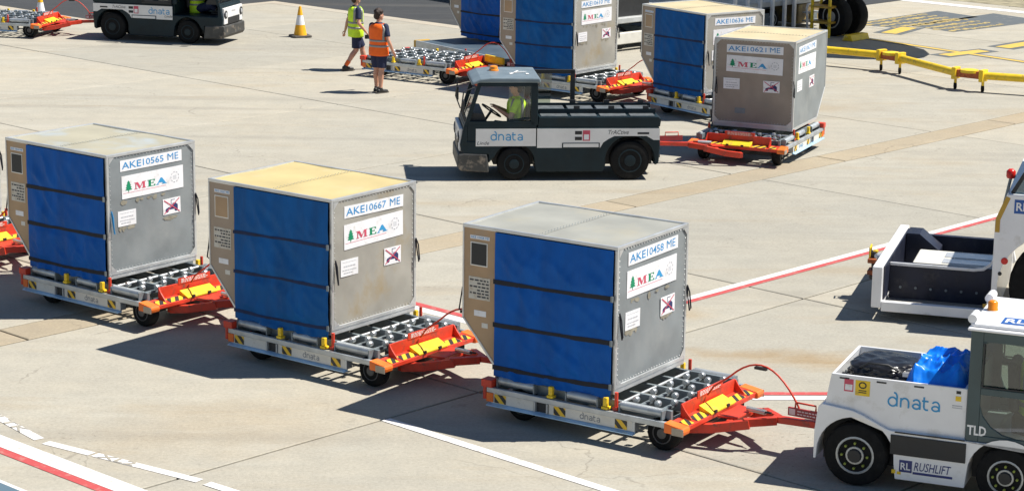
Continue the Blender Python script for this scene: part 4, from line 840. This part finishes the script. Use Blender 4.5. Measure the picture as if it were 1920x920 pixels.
# crumpled load in the tray
def crumple(name, c, size, yaw, m, seed, amp, label, cat, pw=3.0):
    bm = bmesh.new(); bmesh.ops.create_icosphere(bm, subdivisions=5, radius=1.0)
    for v in bm.verts:
        p = v.co.copy(); L = (abs(p.x) ** pw + abs(p.y) ** pw + abs(p.z) ** pw) ** (1 / pw); q = p / L
        d = 0
        for f_, a in ((1.6, 1.0), (3.3, .55), (6.5, .22)): d += a * (1 - 2 * abs(noise.noise(q * f_ + Vector((seed, seed * 2, 0)))))
        k = 1 + amp * (d - .75); q = Vector((q.x * size[0] * k, q.y * size[1] * k, max(-1, q.z * (k if q.z > -.5 else 1)) * size[2])); v.co = q
    me = bpy.data.meshes.new(name); bm.to_mesh(me); bm.free(); me.materials.append(m); me.shade_smooth(); me.set_sharp_from_angle(angle=R(28))
    o = bpy.data.objects.new(name, me); col.objects.link(o); o.location = c; o.rotation_euler = (0, 0, yaw)
    return tag(o, label, cat)
def tugp(x, y, z): a = R(-22); return (3.744 + math.cos(a) * x - math.sin(a) * y, 22.09 + math.sin(a) * x + math.cos(a) * y, z)
bag = crumple('holdall', tugp(.13, -.02, 1.075), (.33, .34, .15), R(-20), SHINYB, 3.3, .10, 'crumpled shiny black holdall lying in the tug tray beside the blue sheet', 'bag', 4)
MB().tube([(-.2, -.3, .1), (-.1, -.36, .17), (.1, -.36, .17), (.2, -.3, .1)], .012, 8).build('carry_handle', BLACK, bag, smooth=60)
MB().box(.24, .30, -.30, -.24, .05, .09).build('buckle', CHROME, bag); MB().box(.24, .30, -.15, -.10, .07, .10).build('buckle', CHROME, bag)
def drape(name, x0, x1, y0, y1, m, label, cat):
    n = 70; V = []
    for j in range(n + 1):
        for i in range(n + 1):
            u, v = i / n, j / n; x = x0 + (x1 - x0) * u; y = y0 + (y1 - y0) * v
            edge = min(1, 5.5 * min(u + .02, 1.02 - u)) * min(1, 5.5 * min(v + .02, 1.02 - v)); dome = math.sin(edge * math.pi / 2) ** .8
            f = 1 - 2.2 * abs(noise.noise((x * 3.2 + y * 2.0, y * 3.0 - x * 1.4, 4.2))); g = 1 - 2.2 * abs(noise.noise((x * 7 - y * 5, y * 6, 1.7)))
            z = .96 + .31 * dome * (.72 + .28 * noise.noise((x * 2.4, y * 2.0, 8))) + .095 * f * edge + .040 * g + .012 * noise.noise((x * 22, y * 18 + x * 9, 3)) + .05 * u * edge
            V.append((*tugp(x + .03 * g * (1 - edge), y + .02 * f, 0)[:2], max(.935, z)))
    o = MB().add(V, [(j * (n + 1) + i, j * (n + 1) + i + 1, (j + 1) * (n + 1) + i + 1, (j + 1) * (n + 1) + i) for j in range(n) for i in range(n)]).build(name, m, None, smooth=55)
    return tag(o, label, cat)
drape('blue_sheet', .41, 1.055, -.545, .50, TARP, 'bright blue plastic sheet heaped in folds in the tray of the white tug', 'plastic sheet')

# ------------------------------------------------------------------ low-deck aircraft tractor, right edge (x forward, y to its left, near sill at y = 0)
def make_ac_tug():
    r = thing('aircraft_tractor', (4.72, 28.22, 0), R(-17), 'white aircraft tractor with low open rear deck cut off by the right edge', 'tow tractor')
    Wd = 2.75
    MB().box(0, .13, 0, Wd, .17, .72).build('rear_beam', BODYW, r, bevel=.012)
    MB().box(.131, .15, .13, Wd - .13, .26, .70).build('beam_inner_face', NAVYST, r)
    MB().box(.132, 1.50, .0, .10, .13, .26).build('side_sill', BODYW, r, bevel=.008)
    MB().box(.132, 1.50, Wd - .10, Wd, .13, .62).build('far_sill', NAVYST, r, bevel=.008)
    MB().box(.14, 1.55, .101, Wd - .101, .14, .17).build('floor_pan', pm('pan_grey', (.33, .30, .26), .6, 0, .2, 3, (.12, .13, .14), .5, .6, 3), r)
    MB().box(.151, 1.50, .62, .66, .171, .66).build('inner_wall', NAVYST, r)
    MB().prism([(.151, .661), (1.25, .661), (1.36, .68), (1.45, .74), (1.50, .84), (1.52, .84), (1.47, .71), (1.38, .64), (1.25, .62), (.151, .62)], 'xz', .59, .619).build('inner_wall_rim', BODYW, r, bevel=.006)
    for k in range(6): MB().cyl((.30 + k * .2, .615, .33), (.30 + k * .2, .600, .33), .018, n=8).build('wall_bolt', GALVD, r)
    MB().box(.42, 1.50, .80, 1.62, .171, .64).build('battery_box', WPLATE, r, bevel=.02)
    MB().box(.80, 1.49, .86, 1.10, .641, .650).build('box_hatch', LENS, r); MB().box(.80, 1.49, 1.22, 1.5, .641, .650).build('box_hatch', LENS, r)
    MB().prism([(.16, .30), (.16, .72), (.34, .72), (.62, .50), (.62, .30)], 'xz', Wd - .55, Wd - .13).build('deck_wedge', NAVYST, r)
    # main body
    body = [(1.42, .16), (1.53, .50), (1.53, 1.46), (1.66, 1.80), (4.6, 1.80), (4.6, .3), (3.05, .3)] + arcp(2.34, .58, .74, -20, 200, 20)
    MB().prism(body, 'xz', 0, .09).build('near_body_side', BODYW, r, bevel=.01); MB().prism(body, 'xz', Wd - .09, Wd).build('far_body_side', BODYW, r, bevel=.01)
    MB().box(1.54, 1.60, .095, Wd - .095, .17, 1.46).build('bulkhead', BODYW, r); MB().box(1.66, 4.6, .095, Wd - .095, 1.72, 1.80).build('body_top', BODYW, r)
    MB().prism([(1.545, 1.46), (1.60, 1.46), (1.70, 1.73), (1.65, 1.73)], 'xz', .095, Wd - .095).build('sloped_bulkhead', BODYW, r)
    MB().prism([(1.70, 1.805), (1.86, 2.05), (3.5, 2.05), (3.5, 1.805)], 'xz', .12, .15).build('cab_glass', GLASSD, r); MB().box(1.9, 3.4, .2, Wd - .2, 1.81, 2.3).build('cab_interior', BLACK, r, bevel=.03)
    MB().bar((1.72, .11, 1.80), (2.0, .11, 2.32), .05, .05).bar((2.0, .11, 2.32), (3.5, .11, 2.32), .05, .05).build('cab_post', BLACK, r)
    wheel(r, 2.34, .24, .60, .60, .36, -1, cache='acw', rimc=RIMG)
    fr = frame((0, -.0005, 0), (1, 0, 0), (0, 0, 1))
    MB().stroke(fr, [(1.565, 1.30), (1.565, 1.47), (1.68, 1.765)], .06, 0, .002).build('edge_stripe', OCHRE, r); MB().rect(fr, 1.44, 1.68, .295, .345, 0, .002).build('edge_stripe', OCHRE, r)
    lg = MB(); rlogo(lg, fr, 1.76, 1.56, .20, .18, 0, 1); lg.build('hire_logo', [MATS['logo_blue'], WHITEINK], r)
    MB().rev((1.68, 0, .93), (0, -1, 0), [(.045, 0), (.045, .008), (.035, .014)], 16).build('red_reflector', REDLENS, r); MB().rev((1.63, 0, .76), (0, -1, 0), [(.026, 0), (.026, .006), (.02, .01)], 14).build('socket', BLACK, r)
    MB().cyl((1.58, .45, 1.48), (1.66, .45, 1.93), .02, n=8).build('lamp_stalk', GALVD, r); MB().rev((1.66, .45, 1.93), (0, 0, 1), [(.05, 0), (.06, .02), (.06, .09), (.03, .12)], 14).build('red_lamp', REDLENS, r, smooth=50)
    # coupling on the rear beam
    MB().box(-.02, -.001, 1.02, 1.42, .30, .66).build('coupling_plate', GALVD, r)
    MB().box(-.22, -.021, 1.10, 1.34, .50, .56).build('coupling_jaw', RUST, r, bevel=.01); MB().box(-.22, -.021, 1.10, 1.34, .34, .40).build('coupling_jaw', RUST, r, bevel=.01)
    MB().rev((-.15, 1.22, .26), (0, 0, 1), [(.035, 0), (.06, .02), (.06, .06), (.03, .08), (.03, .30), (.055, .32), (.055, .38), (.03, .40)], 14).build('coupling_pin', BLACK, r, smooth=40)
    MB().tube([(-.2, 1.16, .56), (-.2, 1.16, .70), (-.2, 1.30, .72), (-.2, 1.30, .56)], .012, 6).box(-.16, -.10, 1.18, 1.28, .58, .66).build('pin_handle', YELLOW, r)
    MB().rev((-.02, 1.05, .62), (-1, 0, 0), [(.05, 0), (.05, .06), (.02, .1)], 12).build('work_lamp', LENS, r)
    return r
make_ac_tug()

# ------------------------------------------------------------------ traffic cones
def cone(x, y, k, label):
    r = thing('traffic_cone', (x, y, 0), .4, label, 'traffic cone', 'orange and white cones')
    MB().prism([(-.20, -.24), (.20, -.24), (.25, -.18), (.25, .18), (.20, .24), (-.20, .24), (-.25, .18), (-.25, -.18)], 'xy', 0, .05).build('base', CONEB, r, bevel=.01)
    b = lambda z: .165 - .135 * (z - .05) / .72
    for nm, z0, z1, m in (('lower_body', .05, .31, CONEY), ('reflective_sleeve', .31, .55, LEAF), ('tip', .55, .77, CONEY)): MB().rev((0, 0, 0), (0, 0, 1), [(b(z0), z0 + .0005), (b(z1), z1 - .0005)], 20).build(nm, m, r, smooth=40)
cone(-5.4, 55.6, 1, 'orange cone with white sleeve standing alone left of the two workers')
cone(-12.35, 57.6, 1, 'orange cone half hidden behind the empty dolly at the top left')

# ------------------------------------------------------------------ pallet platform under the far container
pp = thing('pallet_platform', (-2.25, 51.35, 0), R(-54.5), 'flat blue grey pallet platform with tan edge behind the empty dolly', 'pallet dolly')
MB().box(0, 3.5, .0, 2.6, .40, .50).build('deck', pm('deck_blue_grey', (.075, .11, .145), .5, .2, .2, 2, (.13, .14, .15), .55, .75, 2), pp, bevel=.01)
MB().box(0, 3.5, -.06, -.002, .36, .52).build('edge_rail', GALV, pp, bevel=.006); MB().box(-.10, -.002, -.06, .35, .33, .52).build('corner_bumper', OCHRE, pp, bevel=.02); MB().box(2.9, 3.6, -.12, -.062, .40, .55).build('corner_guard', YELLOW, pp, bevel=.01)
for x in (.5, 3.0):
    for y in (.3, 2.3): wheel(pp, x, y, .18, .18, .14, -1 if y < 1 else 1, cache='dw')

# ------------------------------------------------------------------ cargo loader behind the containers
cl = thing('cargo_loader', (1.95, 52.95, 0), R(44), 'long white cargo loader with handrails behind the rear containers', 'cargo loader')
MB().box(0, 5.0, 0, .12, .18, .46).build('near_chassis_beam', WPLATE, cl, bevel=.02); MB().box(0, 9.2, 2.6, 2.72, .18, .46).build('far_chassis_beam', WPLATE, cl, bevel=.02)
for x in (0.3, 2.2, 4.2, 6.2, 8.4): MB().box(x, x + .2, .121, 2.599, .2, .44).build('chassis_cross_beam', GALVD, cl)
MB().box(.0, 9.1, .14, 2.58, .66, .80).build('main_platform', pm('loader_grey', (.46, .47, .47), .5, .3, .2, 3), cl, bevel=.02)
MB().box(.15, .75, -.06, .30, .47, .62).build('step_box', WPLATE, cl, bevel=.02); MB().box(.35, .65, -.02, .2, .621, .70).build('tool_box', YELLOW, cl, bevel=.01)
MB().box(.1, 2.2, .3, 2.4, .79, 2.0).build('engine_cover', BLACK, cl, bevel=.04); MB().box(.05, .9, .12, .29, .79, 1.5).build('control_box', GALV, cl, bevel=.02); MB().box(.3, .6, .10, .119, .9, 1.35).build('control_panel', BLACK, cl)
for x in (5.2, 5.7, 6.2, 6.7, 7.2, 7.6): MB().bar((x, .1, .08), (x, .1, 1.9), .08, .08).build('rail_post', BODYW, cl)
for z in (1.25, 1.85): MB().bar((5.56, .2, z), (7.64, .2, z), .05, .05, 0).build('guard_rail', GALV, cl)
MB().box(5.76, 6.14, .15, .17, .12, .62).build('rail_screen', GLASSD, cl); MB().box(6.26, 6.64, .15, .18, .12, .5).build('rail_panel', GALVD, cl)
for x0 in (7.75, 8.45): MB().tube([(x0, -.25, .02), (x0 - .06, -.25, .60), (x0 - .02, -.25, .69), (x0 + .10, -.25, .70), (x0 + .16, -.25, .62), (x0 + .22, -.25, .02)], .03, 10).build('ladder_rail', BODYW, cl, smooth=50)
for z in (.22, .44): MB().box(7.9, 8.45, -.22, .06, z - .02, z + .02).build('ladder_tread', GALV, cl)
MB().box(7.9, 8.9, .2, 1.2, .12, .64).build('hydraulic_unit', pm('machine_brown', (.22, .16, .08), .6, .1, .3, 4, (.4, .3, .08), .5, .7, 4), cl, bevel=.03)
for x in (1.2, 7.0):
    for y, s in ((.45, -1), (2.27, 1)): wheel(cl, x, y, .28, .28, .24, s, cache='clw')

# ------------------------------------------------------------------ airliner: nose section and nose gear
AH = R(-51)
pl = thing('airliner', (8.50, 57.35, 0), AH, 'airliner nose gear with two large black wheels on the yellow centre line', 'aircraft')
prof = [(.03, 5.35), (.45, 5.2), (.95, 4.8), (1.45, 4.1), (1.8, 3.1), (1.97, 1.8), (2.0, 0), (2.0, -14), (1.8, -20), (1.1, -27), (.4, -31)]
fu = MB(); V = []; n = 32
for rr, x in prof: zc = 3.95 - max(0, (x - 1.8)) * .13 + max(0, -14 - x) * .06; V += [(x, rr * math.cos(2 * math.pi * k / n), zc + rr * 1.03 * math.sin(2 * math.pi * k / n)) for k in range(n)]
fu.add(V, [(i * n + k, i * n + (k + 1) % n, (i + 1) * n + (k + 1) % n, (i + 1) * n + k) for i in range(len(prof) - 1) for k in range(n)] + [tuple(range(n)), tuple(range((len(prof) - 1) * n, len(prof) * n))])
fu.build('fuselage', AIRW, pl, smooth=40)
MB().cyl((0, 0, .45), (-.15, 0, 2.2), .10, n=14).cyl((0, -.45, .50), (0, .45, .50), .07, n=12).bar((0, 0, 1.0), (.9, 0, 2.1), .08, .08).build('gear_strut', ALU, pl, smooth=40)
for y, s in ((-.30, -1), (.30, 1)): wheel(pl, 0, y, .50, .50, .30, s, nm='nose_wheel', cache='nw')
def chock(x, y, yaw, label):
    r = thing('wheel_chock', (x, y, 0), yaw, label, 'wheel chock', 'yellow wheel chocks'); MB().prism([(-.16, 0), (.16, 0), (.10, .15), (-.10, .15)], 'xz', -.42, .42).build('wedge', YELLOW, r, bevel=.02)
    MB().tube([(0, -.42, .1), (0, -.55, .14), (0, -.62, .05)], .014, 6).build('rope', pm('rope', (.5, .4, .15), .9), r)
chock(8.72, 56.45, R(-40), 'yellow chock lying in front of the aircraft nose wheel')
fs = thing('steel_stand', (7.65, 57.0, 0), R(-35), 'yellow steel frame stand left of the aircraft nose wheel', 'stand')
for x in (0, .5):
    for y in (0, .5): MB().bar((x, y, 0), (x, y, 1.2), .06, .06).build('leg', YELLOW, fs)
for z in (.35, .75, 1.2): MB().box(-.03, .53, -.03, .53, z, z + .05).build('shelf', OCHRE, fs)

# ------------------------------------------------------------------ yellow jointed ground boom on castors
bo = thing('yellow_boom', (0, 0, 0), 0, 'long yellow jointed tube on castors lying across the stand at right', 'boom')
J = [Vector(p) for p in ((6.2, 52.55, .36), (8.50, 51.05, .36), (8.85, 50.55, .36), (9.70, 48.35, .36), (10.22, 47.95, .36), (13.5, 46.6, .36))]
for a, b in ((0, 1), (2, 3), (4, 5)): MB().tube([J[a], J[b]], .085, 14).build('boom_tube', YELLOW, bo, smooth=40)
for a, b in ((1, 2), (3, 4)):
    c = (J[a] + J[b]) / 2; d = (J[b] - J[a]).normalized()
    MB().rev((c.x, c.y, .40), (0, 0, 1), [(.20, 0), (.20, .06), (.10, .075)], 20).build('swivel_plate', YELLOW, bo, smooth=30); MB().bar(J[a], J[b], .14, .16).build('swivel_joint', RUST, bo, bevel=.01)
    for p in (J[a], J[b]):
        MB().bar(p - d * .05, p + d * .05, .26, .26).build('flange', YELLOW, bo, bevel=.01)
        cs = MB().bar((p.x, p.y, .24), (p.x, p.y, .10), .05, .07).build('castor_fork', YELLOW, bo); MB().rev((p.x - .03, p.y, .075), (1, 0, 0), [(.03, 0), (.075, .005), (.075, .055), (.03, .06)], 16).build('castor_wheel', RUBBER, cs)

# ------------------------------------------------------------------ people (local x = facing, y = left, z up)
def remesh(name, mb, m, parent, vox, it=4):
    me = bpy.data.meshes.new(name); me.from_pydata(mb.v, [], mb.f); o = bpy.data.objects.new(name, me); col.objects.link(o)
    bm = bmesh.new(); bm.from_mesh(me); bmesh.ops.recalc_face_normals(bm, faces=bm.faces[:]); bm.to_mesh(me); bm.free()
    q = o.modifiers.new('r', 'REMESH'); q.mode = 'VOXEL'; q.voxel_size = vox; q2 = o.modifiers.new('s', 'SMOOTH'); q2.factor = .5; q2.iterations = it
    dg = bpy.context.evaluated_depsgraph_get(); dg.update(); nm = bpy.data.meshes.new_from_object(o.evaluated_get(dg))
    o.modifiers.clear(); o.data = nm; bpy.data.meshes.remove(me); nm.name = name; nm.materials.clear(); nm.materials.append(m); nm.shade_smooth(); o.parent = parent
    return o
def person(loc, rz, label, P, vest, skin=SKIN, hair=HAIRM, socks=None, trousers=False, z=0.0, head_turn=0.0, hold=False, shirt=None):
    r = thing('person', (loc[0], loc[1], z), rz, label, 'person')
    tz = P.get('dz', 0.0)                                    # torso shift (hip height change)
    T = lambda x, y, zz: (x + P.get('dx', 0), y, zz + tz)
    b = MB()
    tor = [(.86, .10, .155), (.95, .105, .165), (1.06, .098, .145), (1.2, .108, .155), (1.34, .115, .175), (1.42, .10, .165), (1.47, .065, .09)]
    b.tube([T(0, 0, a) for a, _, _ in tor], [(d, w) for _, d, w in tor], 20)
    b.tube([T(-.01, 0, 1.44), T(.015, 0, 1.58)], [.058, .052], 14)
    ht = lambda x, y, zz: T(.012 + math.cos(head_turn) * x - math.sin(head_turn) * y, math.sin(head_turn) * x + math.cos(head_turn) * y, zz)
    b.ball(ht(0, 0, 1.655), (.098, .08, .115), 18); b.ball(ht(.035, 0, 1.59), (.06, .054, .058), 14); b.ball(ht(.104, 0, 1.635), (.016, .013, .024), 8)
    for s in (-1, 1): b.ball(ht(0, s * .082, 1.64), (.022, .012, .032), 8)
    for sd in ('L', 'R'):
        s = 1 if sd == 'L' else -1
        h = T(0, s * .09, .93); k = Vector(P['knee' + sd]); a = Vector(P['ank' + sd]); h = Vector(h)
        b.tube([h, h.lerp(k, .5), k], [.092, .080, .062], 14); b.ball(k, .061, 12)
        b.tube([k, k.lerp(a, .3) + Vector((-.012, 0, 0)), k.lerp(a, .7), a], [.058, .064, .048, .040], 12)
        ft = P.get('toe' + sd, 0.0); fd = Vector((math.cos(ft), math.sin(ft), 0))
        b.tube([a, a - Vector((0, 0, a.z - P.get('gz' + sd, 0) - .045)) - fd * .02, a - Vector((0, 0, a.z - P.get('gz' + sd, 0) - .035)) + fd * .13], [.036, .036, .026], 10)
        sh = Vector(T(0, s * .185, 1.415)); e = Vector(P['elb' + sd]); w = Vector(P['wri' + sd])
        b.ball(sh, .058, 12); b.tube([sh, sh.lerp(e, .5), e], [.054, .048, .040], 12); b.ball(e, .040, 10); b.tube([e, e.lerp(w, .3), w], [.040, .040, .027], 12)
        d = (w - e).normalized(); side = Vector((0, 0, 1)).cross(d);
        if side.length < .3: side = Vector((1, 0, 0))
        side.normalize(); side = (side - d * side.dot(d)).normalized(); up = d.cross(side)
        pc = w + d * .045; b.tube([w, pc, w + d * .095], [(.024, .024), (.038, .020), (.038, .017)], 12)
        for q, (o_, L) in enumerate(((-.028, .062), (-.010, .074), (.009, .070), (.027, .056))):
            f0 = w + d * .09 + side * o_; f1 = f0 + d * L * .5 - up * .006; f2 = f1 + d * L * .4 - up * .02; b.tube([f0, f1, f2], [.0095, .009, .0075], 7)
        t0 = w + d * .03 - side * .03; b.tube([t0, t0 + d * .035 - side * .022, t0 + d * .065 - side * .02 - up * .012], [.012, .0105, .009], 7)
    body = remesh('body', b, skin, r, .0085)
    ey = MB()
    for s in (-1, 1): ey.ball(ht(.087, s * .032, 1.658), (.010, .013, .008), 8)
    ey.build('eyes', DARKINK, r); MB().ball(ht(.085, 0, 1.588), (.012, .024, .006), 8).build('mouth', pm('lips', (.4, .14, .11), .5), r)
    hb = MB(); hb.ball(ht(-.018, 0, 1.692), (.105, .092, .098), 18); hb.ball(ht(-.05, 0, 1.63), (.068, .083, .078), 14)
    random.seed(5)
    for k in range(26): a = random.uniform(0, 6.28); e_ = random.uniform(.2, 1.5); hb.ball(ht(-.02 + .095 * math.cos(a) * math.cos(e_), .085 * math.sin(a) * math.cos(e_), 1.70 + .085 * math.sin(e_)), .026, 6)
    remesh('hair', hb, hair, r, .009, 2)
    # shirt sleeves and collar
    sl = MB()
    for sd in ('L', 'R'):
        s = 1 if sd == 'L' else -1; sh = Vector(T(0, s * .175, 1.42)); e = Vector(P['elb' + sd]); sl.ball(sh, .070, 12); sl.tube([sh, sh.lerp(e, .72)], [.070, .064], 14)
    sl.tube([T(0, 0, 1.2), T(0, 0, 1.38), T(0, 0, 1.45), T(.004, 0, 1.505)], [(.12, .165), (.122, .185), (.10, .15), (.068, .07)], 18)
    remesh('shirt', sl, shirt or NAVYC, r, .012, 3)
    # vest
    vr = [(.80, .165, .215), (.90, .165, .218), (1.02, .158, .206), (1.14, .158, .204), (1.26, .160, .214), (1.37, .158, .222), (1.43, .138, .195), (1.475, .10, .125)]
    def ring(zz, ex=0.0):
        for (z0, d0, w0), (z1, d1, w1) in zip(vr, vr[1:]):
            if z0 <= zz <= z1 + 1e-6: u = (zz - z0) / (z1 - z0); d, w = d0 + (d1 - d0) * u, w0 + (w1 - w0) * u; break
        out = []
        for k in range(36):
            a = 2 * math.pi * k / 36; f = 1 + .035 * noise.noise((math.cos(a) * 2.2, math.sin(a) * 2.2, zz * 5 + loc[0])) + .02 * math.sin(a * 7 + zz * 3) * max(0, 1.1 - zz)
            ca, sa = math.cos(a), math.sin(a); pw = .85
            out.append(T((d * f + ex) * math.copysign(abs(ca) ** pw, ca), (w * f + ex) * math.copysign(abs(sa) ** pw, sa), zz))
        return out
    def band(z0, z1, ex, n, m, nm, a0=0, a1=36):
        V = []; c = 36
        zs = [z0 + (z1 - z0) * i / n for i in range(n + 1)]
        for zz in zs: V += ring(zz, ex)
        F = [(i * c + k % c, i * c + (k + 1) % c, (i + 1) * c + (k + 1) % c, (i + 1) * c + k % c) for i in range(n) for k in range(a0, a1)]
        o = MB().add(V, F).build(nm, m, r if nm == 'vest' else vo, smooth=70); q = o.modifiers.new('t', 'SOLIDIFY'); q.thickness = .005; q.offset = 1 if nm == 'vest' else 0
        return o
    vo = band(.80, 1.475, 0, 22, vest, 'vest')
    band(.985, 1.03, .006, 2, REFL, 'reflective_band'); band(1.10, 1.145, .006, 2, REFL, 'reflective_band')
    for k in (5, 29): band(1.145, 1.47, .0065, 12, REFL, 'reflective_brace', k, k + 2)
    for k in (11, 23): band(1.145, 1.47, .0065, 12, REFL, 'reflective_brace', k, k + 2)
    # shorts or trousers
    sb = MB(); sb.tube([T(0, 0, .83), T(0, 0, .92), T(0, 0, 1.02)], [(.125, .175), (.13, .182), (.12, .165)], 18)
    for sd in ('L', 'R'):
        s = 1 if sd == 'L' else -1; h = Vector(T(0, s * .085, .90)); k = Vector(P['knee' + sd]); sb.tube([h, h.lerp(k, .9)], [.122, .102], 14)
        if trousers: a = Vector(P['ank' + sd]); sb.tube([h.lerp(k, .8), k, k.lerp(a, .95)], [.09, .078, .06], 14); sb.ball(k, .078, 10)
    remesh('trousers' if trousers else 'shorts', sb, NAVYC, r, .012, 3)
    for sd in ('L', 'R'):
        a = Vector(P['ank' + sd]); g = P.get('gz' + sd, 0); ft = P.get('toe' + sd, 0.0); fd = Vector((math.cos(ft), math.sin(ft), 0)); c = Vector((a.x, a.y, g))
        s_ = MB(); s_.tube([c - fd * .075 + Vector((0, 0, .05)), c + Vector((0, 0, .052)), c + fd * .10 + Vector((0, 0, .042)), c + fd * .185 + Vector((0, 0, .034))], [(.040, .046), (.043, .05), (.05, .04), (.036, .030)], 14); s_.tube([c + Vector((0, 0, .05)), c + Vector((0, 0, .125))], [.05, .047], 14)
        so = remesh('shoe', s_, SHOEM, r, .009, 2)
        sp = MB(); pts = [(-.12, -.03), (-.10, -.045), (.05, -.048), (.16, -.045), (.215, -.02), (.215, .02), (.16, .045), (.05, .048), (-.10, .045), (-.12, .03)]
        sp.prism([(c.x + fd.x * x - fd.y * y, c.y + fd.y * x + fd.x * y) for x, y in pts], 'xy', g, g + .022).build('sole', CONEB, so)
        if socks: kk = Vector(P['knee' + sd]); MB().tube([a + (kk - a) * .02, a + (kk - a) * .30], [.047, .054], 14).build('sock', socks, r, smooth=60)
    if hold: w = Vector(P['wriR']); MB().box(w.x - .02, w.x + .09, w.y - .03, w.y + .03, w.z - .16, w.z - .07).build('radio', BLACK, r, bevel=.01)
    return r
STAND = dict(kneeL=(.03, .085, .50), ankL=(.03, .085, .09), kneeR=(-.02, -.085, .50), ankR=(-.06, -.085, .09), elbL=(.06, .25, 1.14), wriL=(.24, .20, .98), elbR=(-.03, -.27, 1.13), wriR=(.08, -.31, .90), toeL=.12, toeR=-.3)
person((-2.88, 46.80), R(58), 'worker in orange vest and dark shorts standing with back turned beside the empty dolly', STAND, VESTO, head_turn=R(-25))
WALK = dict(dz=-.03, kneeL=(.17, .07, .48), ankL=(.29, .07, .085), kneeR=(-.02, -.08, .47), ankR=(-.27, -.08, .12), gzR=.015, elbL=(-.10, .27, 1.12), wriL=(-.16, .28, .88), elbR=(-.02, -.27, 1.10), wriR=(.15, -.27, .90), toeL=.05, toeR=-.05)
person((-3.60, 50.02), R(22), 'worker in yellow vest and orange socks walking left of the orange worker', WALK, VESTY, socks=SOCKO, hold=True)
SIT = dict(dz=-.11, kneeL=(.42, .13, .86), ankL=(.56, .13, .79), kneeR=(.42, -.13, .86), ankR=(.56, -.13, .79), gzL=.695, gzR=.695, elbL=(.12, .27, 1.06), wriL=(.32, .16, 1.18), elbR=(.12, -.27, 1.06), wriR=(.32, -.16, 1.18))
def seat_at(t, x, y): a = t.rotation_euler.z; return (t.location.x + math.cos(a) * x - math.sin(a) * y, t.location.y + math.sin(a) * x + math.cos(a) * y)
person(seat_at(T1, 1.93, .18), T1.rotation_euler.z, 'driver in yellow vest sitting in the cab of the middle dark tug', SIT, VESTY, trousers=True, z=.0, shirt=VESTY)
person(seat_at(T2, 1.93, .12), T2.rotation_euler.z, 'driver in yellow vest in the open cab of the top left tug', SIT, VESTY, trousers=True, z=.0, shirt=VESTY)
class _o: pass
WT = bpy.data.objects['white_baggage_tug']
SIT2 = dict(SIT); SIT2.update(dz=-.03, ankL=(.48, .13, .76), ankR=(.48, -.13, .76), gzL=.66, gzR=.66)
person(seat_at(WT, 1.70, -.12), WT.rotation_euler.z, 'driver in yellow vest behind the window of the white tug', SIT2, VESTY, trousers=True, z=.0, shirt=VESTY)

# prints and stuck-on lettering too small to pick apart letter by letter
for o in bpy.data.objects:
    if o.type == 'MESH' and o.parent and any(k in o.name for k in ('lettering', 'print', 'logo', 'sticker', 'rivets', 'stain', 'wheel_nuts')): o['kind'] = 'stuff'
